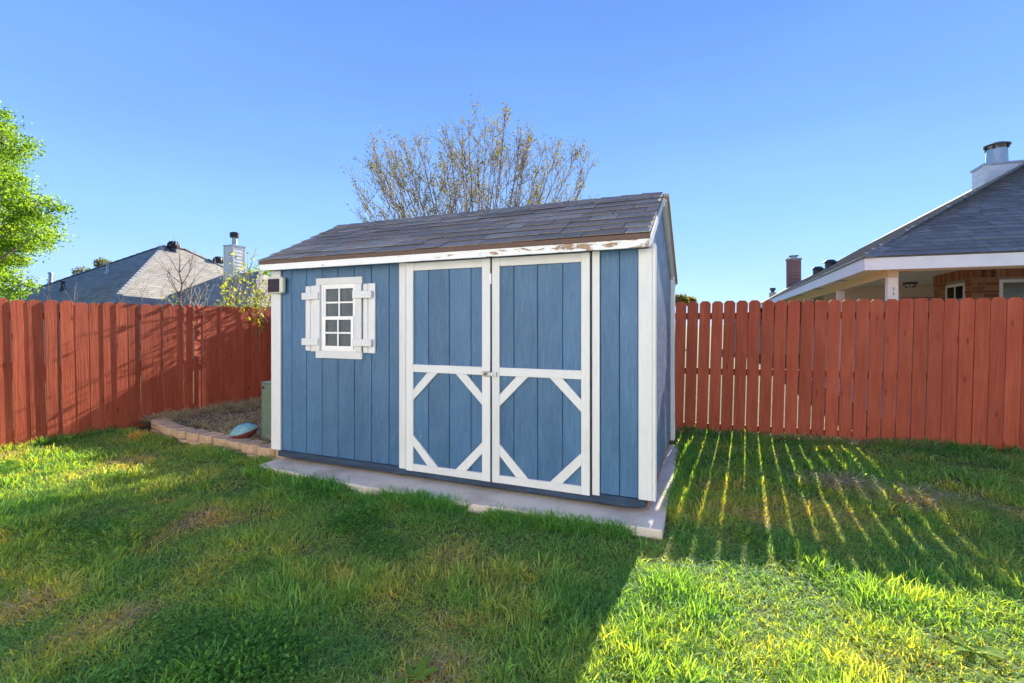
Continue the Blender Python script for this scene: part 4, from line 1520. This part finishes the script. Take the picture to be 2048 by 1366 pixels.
mb.build('trunk', M['bark_grey'], gt, smooth=True)
leaf_mesh('crown', np.concatenate(pts_), 0.088, M['leaf_green'], gt, np.concatenate(tints), 0.8, 93)

# small tree tops far away
for i, (px, py, Y, r_, lab, mat) in enumerate((
        (165, 548, 40.0, 16, 'distant treetop left of the grey roof ridge', 'leaf_olive'), (205, 528, 42.0, 12, 'small distant treetop behind the grey roof slope', 'leaf_olive'),
        (512, 555, 34.0, 26, 'distant green treetop beside the shed corner', 'leaf_green'), (545, 552, 34.5, 18, 'second distant green treetop touching the shed corner', 'leaf_green'),
        (1362, 600, 30.0, 12, 'small distant treetop just above the fence right of the shed', 'leaf_olive'), (1380, 603, 31.0, 9, 'tiny treetop above the fence beside a larger one', 'leaf_olive'))):
    c = px2w(px, py, Y)
    ft = empty('far_tree', (c.x, c.y, 0)); tag(ft, lab, 'tree')
    g = np.random.default_rng(100 + i)
    rr = r_ / 939.9 * Y
    ps = g.normal(size=(700, 3)); ps /= np.linalg.norm(ps, axis=1)[:, None]
    ps *= (g.uniform(0.3, 1.05, 700) ** 0.5)[:, None] * rr * np.array([1.25, 1.0, 0.9])
    ps += g.normal(size=(700, 3)) * 0.06
    ps[:, 2] += c.z
    leaf_mesh('crown', ps, 0.16, M[mat], ft, seed=110 + i)
    mb = MB(); mb.tube([(0, 0, -0.1), (0.05, 0, c.z * 0.5), (0, 0, c.z)], [0.14, 0.1, 0.04], 6)
    for k in range(14):
        a = g.uniform(0, 6.28)
        mb.tube([(0, 0, c.z - rr), (math.cos(a) * rr * .5, math.sin(a) * rr * .5, c.z - rr * 0.1), (math.cos(a) * rr * .9, math.sin(a) * rr * .9, c.z + rr * g.uniform(0, 0.8))], [0.05, 0.03, 0.01], 3)
    mb.build('trunk', M['bark_grey'], ft)

# ================================================================ GRASS (tufts scattered with geometry nodes)
def blade_tuft(name, nb, rad, h0, h1, w, bend, mat, seed, lie=0.0, seg=3):
    g = np.random.default_rng(seed)
    vs, fs, tn = [], [], []
    for b in range(nb):
        r_ = rad * math.sqrt(g.uniform()); a = g.uniform(0, 6.283)
        bx, by = r_ * math.cos(a), r_ * math.sin(a)
        h = g.uniform(h0, h1); ww = w * g.uniform(0.6, 1.3)
        az = a + g.normal(0, 1.1)
        k = abs(g.normal(bend, bend * 0.5)) + 0.05
        dx, dy = math.cos(az), math.sin(az)
        fa = g.uniform(0, 6.283)
        sx_, sy_ = math.cos(fa) * ww / 2, math.sin(fa) * ww / 2
        n0 = len(vs)
        t0 = g.uniform(0, 1)
        steps = (0, 0.38, 0.72, 1.0) if seg == 3 else (0, 0.55, 1.0)
        for i, t_ in enumerate(steps):
            out = h * (k * t_ * t_ + lie * t_)
            up_ = h * (t_ - 0.45 * k * t_ * t_) * (1 - 0.8 * lie)
            wd = (1.0, 0.95, 0.65, 0.0)[i] if seg == 3 else (1.0, 0.85, 0.0)[i]
            c = (bx + dx * out, by + dy * out, up_ - 0.008 * (i == 0) + (0.004 if lie else 0))
            if i < seg:
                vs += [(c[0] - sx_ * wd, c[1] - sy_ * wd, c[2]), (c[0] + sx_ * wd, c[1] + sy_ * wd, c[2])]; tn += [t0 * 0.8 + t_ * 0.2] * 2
            else:
                vs.append(c); tn.append(t0 * 0.8 + 0.2)
        fs += [(n0, n0 + 1, n0 + 3, n0 + 2), (n0 + 2, n0 + 3, n0 + 5, n0 + 4), (n0 + 4, n0 + 5, n0 + 6)] if seg == 3 else [(n0, n0 + 1, n0 + 3, n0 + 2), (n0 + 2, n0 + 3, n0 + 4)]
    return tuft_obj(name, vs, fs, tn, mat)


def tuft_obj(name, vs, fs, tn, mat):
    me = bpy.data.meshes.new(name)
    me.from_pydata(vs, [], fs)
    a = me.attributes.new('tint', 'FLOAT', 'POINT')
    a.data.foreach_set('value', np.array(tn, np.float32))
    me.polygons.foreach_set('use_smooth', [True] * len(me.polygons))
    me.materials.append(mat)
    return bpy.data.objects.new(name, me)


def weed_tuft(name, nl, rad, h, size, mat, seed):
    g = np.random.default_rng(seed)
    vs, fs, tn = [], [], []
    for b in range(nl):
        r_ = rad * math.sqrt(g.uniform()); a = g.uniform(0, 6.283)
        c = Vector((r_ * math.cos(a), r_ * math.sin(a), h * g.uniform(0.25, 1.0) * (1 - 0.5 * (r_ / rad) ** 2)))
        d = Vector((math.cos(a) + g.normal(0, .7), math.sin(a) + g.normal(0, .7), g.normal(0.25, .35))).normalized()
        s_ = d.cross(Vector((g.normal(0, .3), g.normal(0, .3), 1))).normalized()
        L = size * g.uniform(0.6, 1.4)
        n0 = len(vs)
        nz = d.cross(s_) * (-0.12 * L)
        vs += [tuple(c - d * L * .5), tuple(c - d * L * .05 + s_ * L * .26 + nz), tuple(c + d * L * .5), tuple(c - d * L * .05 - s_ * L * .26 + nz)]
        fs += [(n0, n0 + 1, n0 + 2), (n0, n0 + 2, n0 + 3)]
        tn += [g.uniform()] * 4
    return tuft_obj(name, vs, fs, tn, mat)


TRIS = {}


def scatter(name, label, near, far, P, rot, scl, vid, dry, split=4.2):
    """all tufts joined into one mesh; plainer tufts farther off"""
    VV, LL, LS, TT, DD = [], [], [], [], []
    nv_, nl_ = 0, 0
    isnear = P[:, 1] < split
    for tufts, sel in ((near, isnear), (far, ~isnear)):
        for k, o in enumerate(tufts):
            m = np.where(sel & (vid % len(tufts) == k))[0]
            if not len(m): continue
            me = o.data
            n = len(me.vertices)
            co = np.empty(n * 3); me.vertices.foreach_get('co', co); co = co.reshape(-1, 3)
            tn = np.empty(n, np.float32); me.attributes['tint'].data.foreach_get('value', tn)
            nlp = len(me.loops); vi = np.empty(nlp, np.int32); me.loops.foreach_get('vertex_index', vi)
            ls = np.empty(len(me.polygons), np.int32); me.polygons.foreach_get('loop_start', ls)
            q = co[None] * scl[m][:, None, :]
            rx, ry, rz = rot[m, 0][:, None], rot[m, 1][:, None], rot[m, 2][:, None]
            x, y, z = q[..., 0], q[..., 1], q[..., 2]
            x, y = x + ry * z, y - rx * z
            c, s_ = np.cos(rz), np.sin(rz)
            x, y = x * c - y * s_, x * s_ + y * c
            q = np.stack([x, y, z], -1) + P[m][:, None, :]
            VV.append(q.reshape(-1, 3))
            off = nv_ + np.arange(len(m), dtype=np.int64)[:, None] * n
            LL.append((vi[None] + off).ravel())
            LS.append((ls[None] + nl_ + np.arange(len(m), dtype=np.int64)[:, None] * nlp).ravel())
            TT.append(np.tile(tn, len(m))); DD.append(np.repeat(dry[m], n))
            nv_ += n * len(m); nl_ += nlp * len(m)
    V_, L_, S_ = np.concatenate(VV), np.concatenate(LL), np.concatenate(LS)
    me = bpy.data.meshes.new(name)
    me.vertices.add(len(V_)); me.vertices.foreach_set('co', V_.astype(np.float32).ravel())
    me.loops.add(len(L_)); me.loops.foreach_set('vertex_index', L_.astype(np.int32))
    me.polygons.add(len(S_)); me.polygons.foreach_set('loop_start', S_.astype(np.int32))
    me.update(calc_edges=True)
    for nm, ar in (('tint', np.concatenate(TT)), ('dry', np.concatenate(DD))):
        a = me.attributes.new(nm, 'FLOAT', 'POINT'); a.data.foreach_set('value', ar.astype(np.float32))
    me.polygons.foreach_set('use_smooth', np.ones(len(S_), bool))
    me.materials.append(near[0].data.materials[0])
    for o in near + far:
        d_ = o.data
        bpy.data.objects.remove(o)
    o = link(name, me)
    o['label'] = label; o['kind'] = 'stuff'; o['category'] = 'grass'
    TRIS[name] = (len(P), len(L_) - 2 * len(S_))
    return o


from mathutils import noise as mn


def fb_noise(x, y, s, seed):
    return mn.fractal(Vector((x * s + seed, y * s - seed, seed * 0.37)), 1.0, 2.0, 4)


def clumpval(x, y):
    return fb_noise(x, y, 1.7, 3.1)


dry_spots = [(-2.5, 3.67, 0.22), (-1.97, 2.4, 0.22), (-2.6, 2.55, 0.2), (3.04, 4.35, 0.16), (3.4, 3.98, 0.16), (4.1, 4.3, 0.3), (-4.3, 5.1, 0.5), (-3.6, 3.1, 0.25), (-5.0, 6.4, 0.35), (4.3, 3.5, 0.3)]


def dryness(x, y):
    d = 0.27 + 0.36 * fb_noise(x, y, 0.9, 8.8) + 0.22 * fb_noise(x, y, 3.2, 5.5)
    for sx_, sy_, r_ in dry_spots:
        q = ((x - sx_) ** 2 + (y - sy_) ** 2) / (r_ * r_)
        if q < 3: d += 0.42 * math.exp(-q * 1.3)
    if x < -1.5: d += 0.07
    return d


def lawn_ok(x, y):
    u, v = W2L(x, y)
    if u < UF + 0.02 or in_bed(u, v) or in_pad(u, v): return False
    if -0.3 < u < 3.95 and v > 2.3: return False
    if u < 0.1 and v > 0.20 - (u + 0.05) * 0.09: return False
    # back fence
    if x > 2.1:
        if y > 6.665 - (x - 2.1) * 0.2654 - 0.01: return False
    elif v > 3.27: return False
    return True


Pg, Pt, Pw, Ps = [], [], [], []
rl = random.Random(5)
N_TRY = 42500
for i in range(N_TRY):
    # denser towards the camera
    y = 0.9 + 7.4 * rl.random() ** 1.45
    hw = 1.35 * y + 1.6
    x = rl.uniform(-min(hw, 7.2), min(hw, 7.0))
    if rl.random() > min(hw, 7.0) / 7.0 * 1.4: continue
    if not lawn_ok(x, y): continue
    cv = clumpval(x, y)
    d = dryness(x, y)
    z = lump(x, y) - 0.012
    u, v = W2L(x, y)
    wv = fb_noise(x, y, 1.1, 21.0)
    if wv > 0.24 and y < 5 and x < 0.4 and rl.random() < min(1, (wv - 0.24) * 4) * 0.42:
        Pw.append((x, y, z, d, cv)); continue
    if d > 0.62 and rl.random() < 0.36:
        Ps.append((x, y, z, d, cv)); continue
    if (cv > 0.18 and rl.random() < 0.35 and d < 0.6):
        Pt.append((x, y, z, d, cv)); continue
    Pg.append((x, y, z, d, cv))
# longer grass along the pad, the fence and the blocks
for i in range(2600):
    k = rl.random()
    if k < 0.35:
        u = rl.uniform(0.0, 4.05); v = (-0.215 - 0.09 * min(1, u / 1.2) if u < 2.4 else -0.32 + 0.085 * (u - 2.4) / 1.6) - abs(rl.gauss(0, 0.05)) - 0.012
    elif k < 0.5:
        u = 4.03 + abs(rl.gauss(0, 0.05)) + .012; v = rl.uniform(-0.3, 2.5)
    elif k < 0.62:
        u = UF + 0.04 + abs(rl.gauss(0, 0.05)); v = rl.uniform(-2.5, 0.5)
    elif k < 0.78:
        u = rl.uniform(-3.2, 0.0); v = 0.06 - (u + 0.05) * 0.105 - abs(rl.gauss(0, 0.06)) - 0.03
    else:
        x = rl.uniform(2.2, 7.5); y = 6.665 - (x - 2.1) * 0.2654 - 0.03 - abs(rl.gauss(0, 0.05)); u, v = W2L(x, y)
    w_ = L2W(u, v)
    if not lawn_ok(w_.x, w_.y): continue
    if fb_noise(w_.x, w_.y, 2.5, 2.2) < -0.12: continue
    Pt.append((w_.x, w_.y, lump(w_.x, w_.y) - 0.012, dryness(w_.x, w_.y) - 0.12, 0.35))


def arr(Pl, s0, s1, nv, seed, hs=1.0):
    g = np.random.default_rng(seed)
    A_ = np.array(Pl)
    n = len(A_)
    P = A_[:, :3]
    rot = np.stack([g.normal(0, 0.10, n), g.normal(0, 0.10, n), g.uniform(0, 6.283, n)], 1)
    dist = np.clip((A_[:, 1] - 2.0) / 6.0, 0, 1)
    s = g.uniform(s0, s1, n) * (1 + 0.35 * dist)
    hh = s * np.clip(1 + 0.9 * A_[:, 4], 0.45, 1.7) * np.clip(1.25 - 0.6 * A_[:, 3], 0.55, 1.2) * hs
    scl = np.stack([s, s, hh], 1)
    dry = np.clip(A_[:, 3] + g.normal(0, 0.10, n), 0, 1)
    return P, rot, scl, g.integers(0, nv, n), dry


def two(nm, nb, rad, h0, h1, w, bend, mat, seed, lie=0.0):
    return ([blade_tuft(nm, nb, rad, h0, h1, w, bend, mat, seed + i, lie) for i in range(6)],
            [blade_tuft(nm, int(nb * 0.62), rad, h0, h1, w * 1.35, bend, mat, seed + 50 + i, lie, 2) for i in range(6)])


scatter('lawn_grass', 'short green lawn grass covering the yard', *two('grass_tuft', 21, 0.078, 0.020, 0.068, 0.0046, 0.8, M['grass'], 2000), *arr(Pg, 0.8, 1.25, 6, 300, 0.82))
scatter('tall_grass', 'longer grass clumps in the lawn and along the concrete pad', *two('tall_tuft', 18, 0.05, 0.045, 0.125, 0.0066, 0.6, M['grass'], 2200), *arr(Pt, 0.7, 1.15, 6, 301, 0.68))
wt = [[weed_tuft('weed_tuft', n_, 0.10, 0.055, z_, M['weed'], 240 + i) for i in range(4)] for n_, z_ in ((80, 0.0175), (44, 0.024))]
scatter('weed_mat', 'low dark leafy weeds matted into the lawn', *wt, *arr(Pw, 0.8, 1.3, 4, 302))
scatter('dry_grass', 'dead straw coloured grass lying in bare patches', *two('straw_tuft', 26, 0.09, 0.04, 0.11, 0.0036, 0.5, M['straw'], 2600, 0.75), *arr(Ps, 0.8, 1.3, 6, 303))

# dead grass in the planting bed and along the fence feet
Pb = []
for i in range(900):
    u, v = rl.uniform(-3.4, -0.1), rl.uniform(0.3, 3.2)
    if not in_bed(u, v - 0.06): continue
    w_ = L2W(u, v, 0.085)
    Pb.append((w_.x, w_.y, w_.z, 0.8, rl.uniform(-.3, .4)))
for i in range(120):
    u, v = UF + rl.uniform(0.04, 0.3), rl.uniform(0.7, 2.9)
    w_ = L2W(u, v, 0.085); Pb.append((w_.x, w_.y, w_.z, 0.8, 0.7))
for i in range(170):
    x = 2.2 + 3.0 * rl.random() ** 1.3; y = 6.665 - (x - 2.1) * 0.2654 - 0.03 - abs(rl.gauss(0, 0.035))
    Pb.append((x, y, 0.0, 0.8, 0.4))
scatter('dead_grass', 'pale dead grass in the planting bed and at the fence foot', *two('dead_tuft', 26, 0.07, 0.04, 0.13, 0.0034, 0.8, M['straw'], 2800, 0.3), *arr(Pb, 0.7, 1.2, 6, 304))
# heap of cut straw near the right fence
Ph = []
for cx_, cy_, n_, r_ in ((3.02, 4.40, 14, 0.13), (3.40, 4.05, 8, 0.12)):
    for i in range(n_):
        x, y = cx_ + rl.gauss(0, r_), cy_ + rl.gauss(0, r_ * 0.7)
        Ph.append((x, y, lump(x, y) + 0.03 + rl.uniform(0, 0.03), 0.9, 0.0))
scatter('straw_heap', 'raked heaps of pale straw on the lawn near the right fence', *two('heap_tuft', 34, 0.09, 0.05, 0.12, 0.0036, 0.5, M['straw'], 2900, 0.8), *arr(Ph, 1.1, 1.7, 6, 305))

# single broad leaved weeds
for i, (x, y, s, lab) in enumerate(((1.66, 3.32, 0.15, 'broad leaved weed where the fence shadow stripes end'), (2.12, 2.16, 0.12, 'large sunlit broad leaved weed at the bottom right'),
                                    (-0.98, 2.95, 0.13, 'pale leafy weed in the shaded lawn before the shed'), (1.95, 2.72, 0.11, 'small sunlit broad leaved weed at the edge of the fence shadow'),
                                    (-0.42, 1.99, 0.12, 'dark broad leaved weed at the bottom edge of the lawn'))):
    wd = empty('lawn_weed', (x, y, lump(x, y) - 0.01)); tag(wd, lab, 'weed')
    rnd = random.Random(400 + i)
    for k in range(rnd.randint(8, 11)):
        a = k * 2.4 + rnd.uniform(-.3, .3)
        L = s * rnd.uniform(0.6, 1.1); el = rnd.uniform(0.35, 1.05)
        vs, fs, m = [], [], 9
        for j in range(m):
            t_ = j / (m - 1)
            r_ = L * t_ * math.cos(el * (1 - 0.5 * t_)); z = L * (t_ * math.sin(el) - 0.35 * t_ * t_)
            wv = L * 0.20 * (math.sin(math.pi * min(1, t_ * 0.92 + 0.06)) ** 0.8) * (0.62 if j % 2 else 1.0)
            c, sn = math.cos(a), math.sin(a)
            vs += [(r_ * c - wv * sn, r_ * sn + wv * c, z + wv * 0.25), (r_ * c, r_ * sn, z), (r_ * c + wv * sn, r_ * sn - wv * c, z + wv * 0.25)]
        for j in range(m - 1):
            b = j * 3
            fs += [(b, b + 1, b + 4, b + 3), (b + 1, b + 2, b + 5, b + 4)]
        me = bpy.data.meshes.new('leaf'); me.from_pydata(vs, [], fs)
        at = me.attributes.new('tint', 'FLOAT', 'POINT'); at.data.foreach_set('value', np.full(len(vs), rnd.random(), np.float32))
        me.polygons.foreach_set('use_smooth', [True] * len(me.polygons)); me.materials.append(M['weed_big'])
        link('leaf', me, wd)
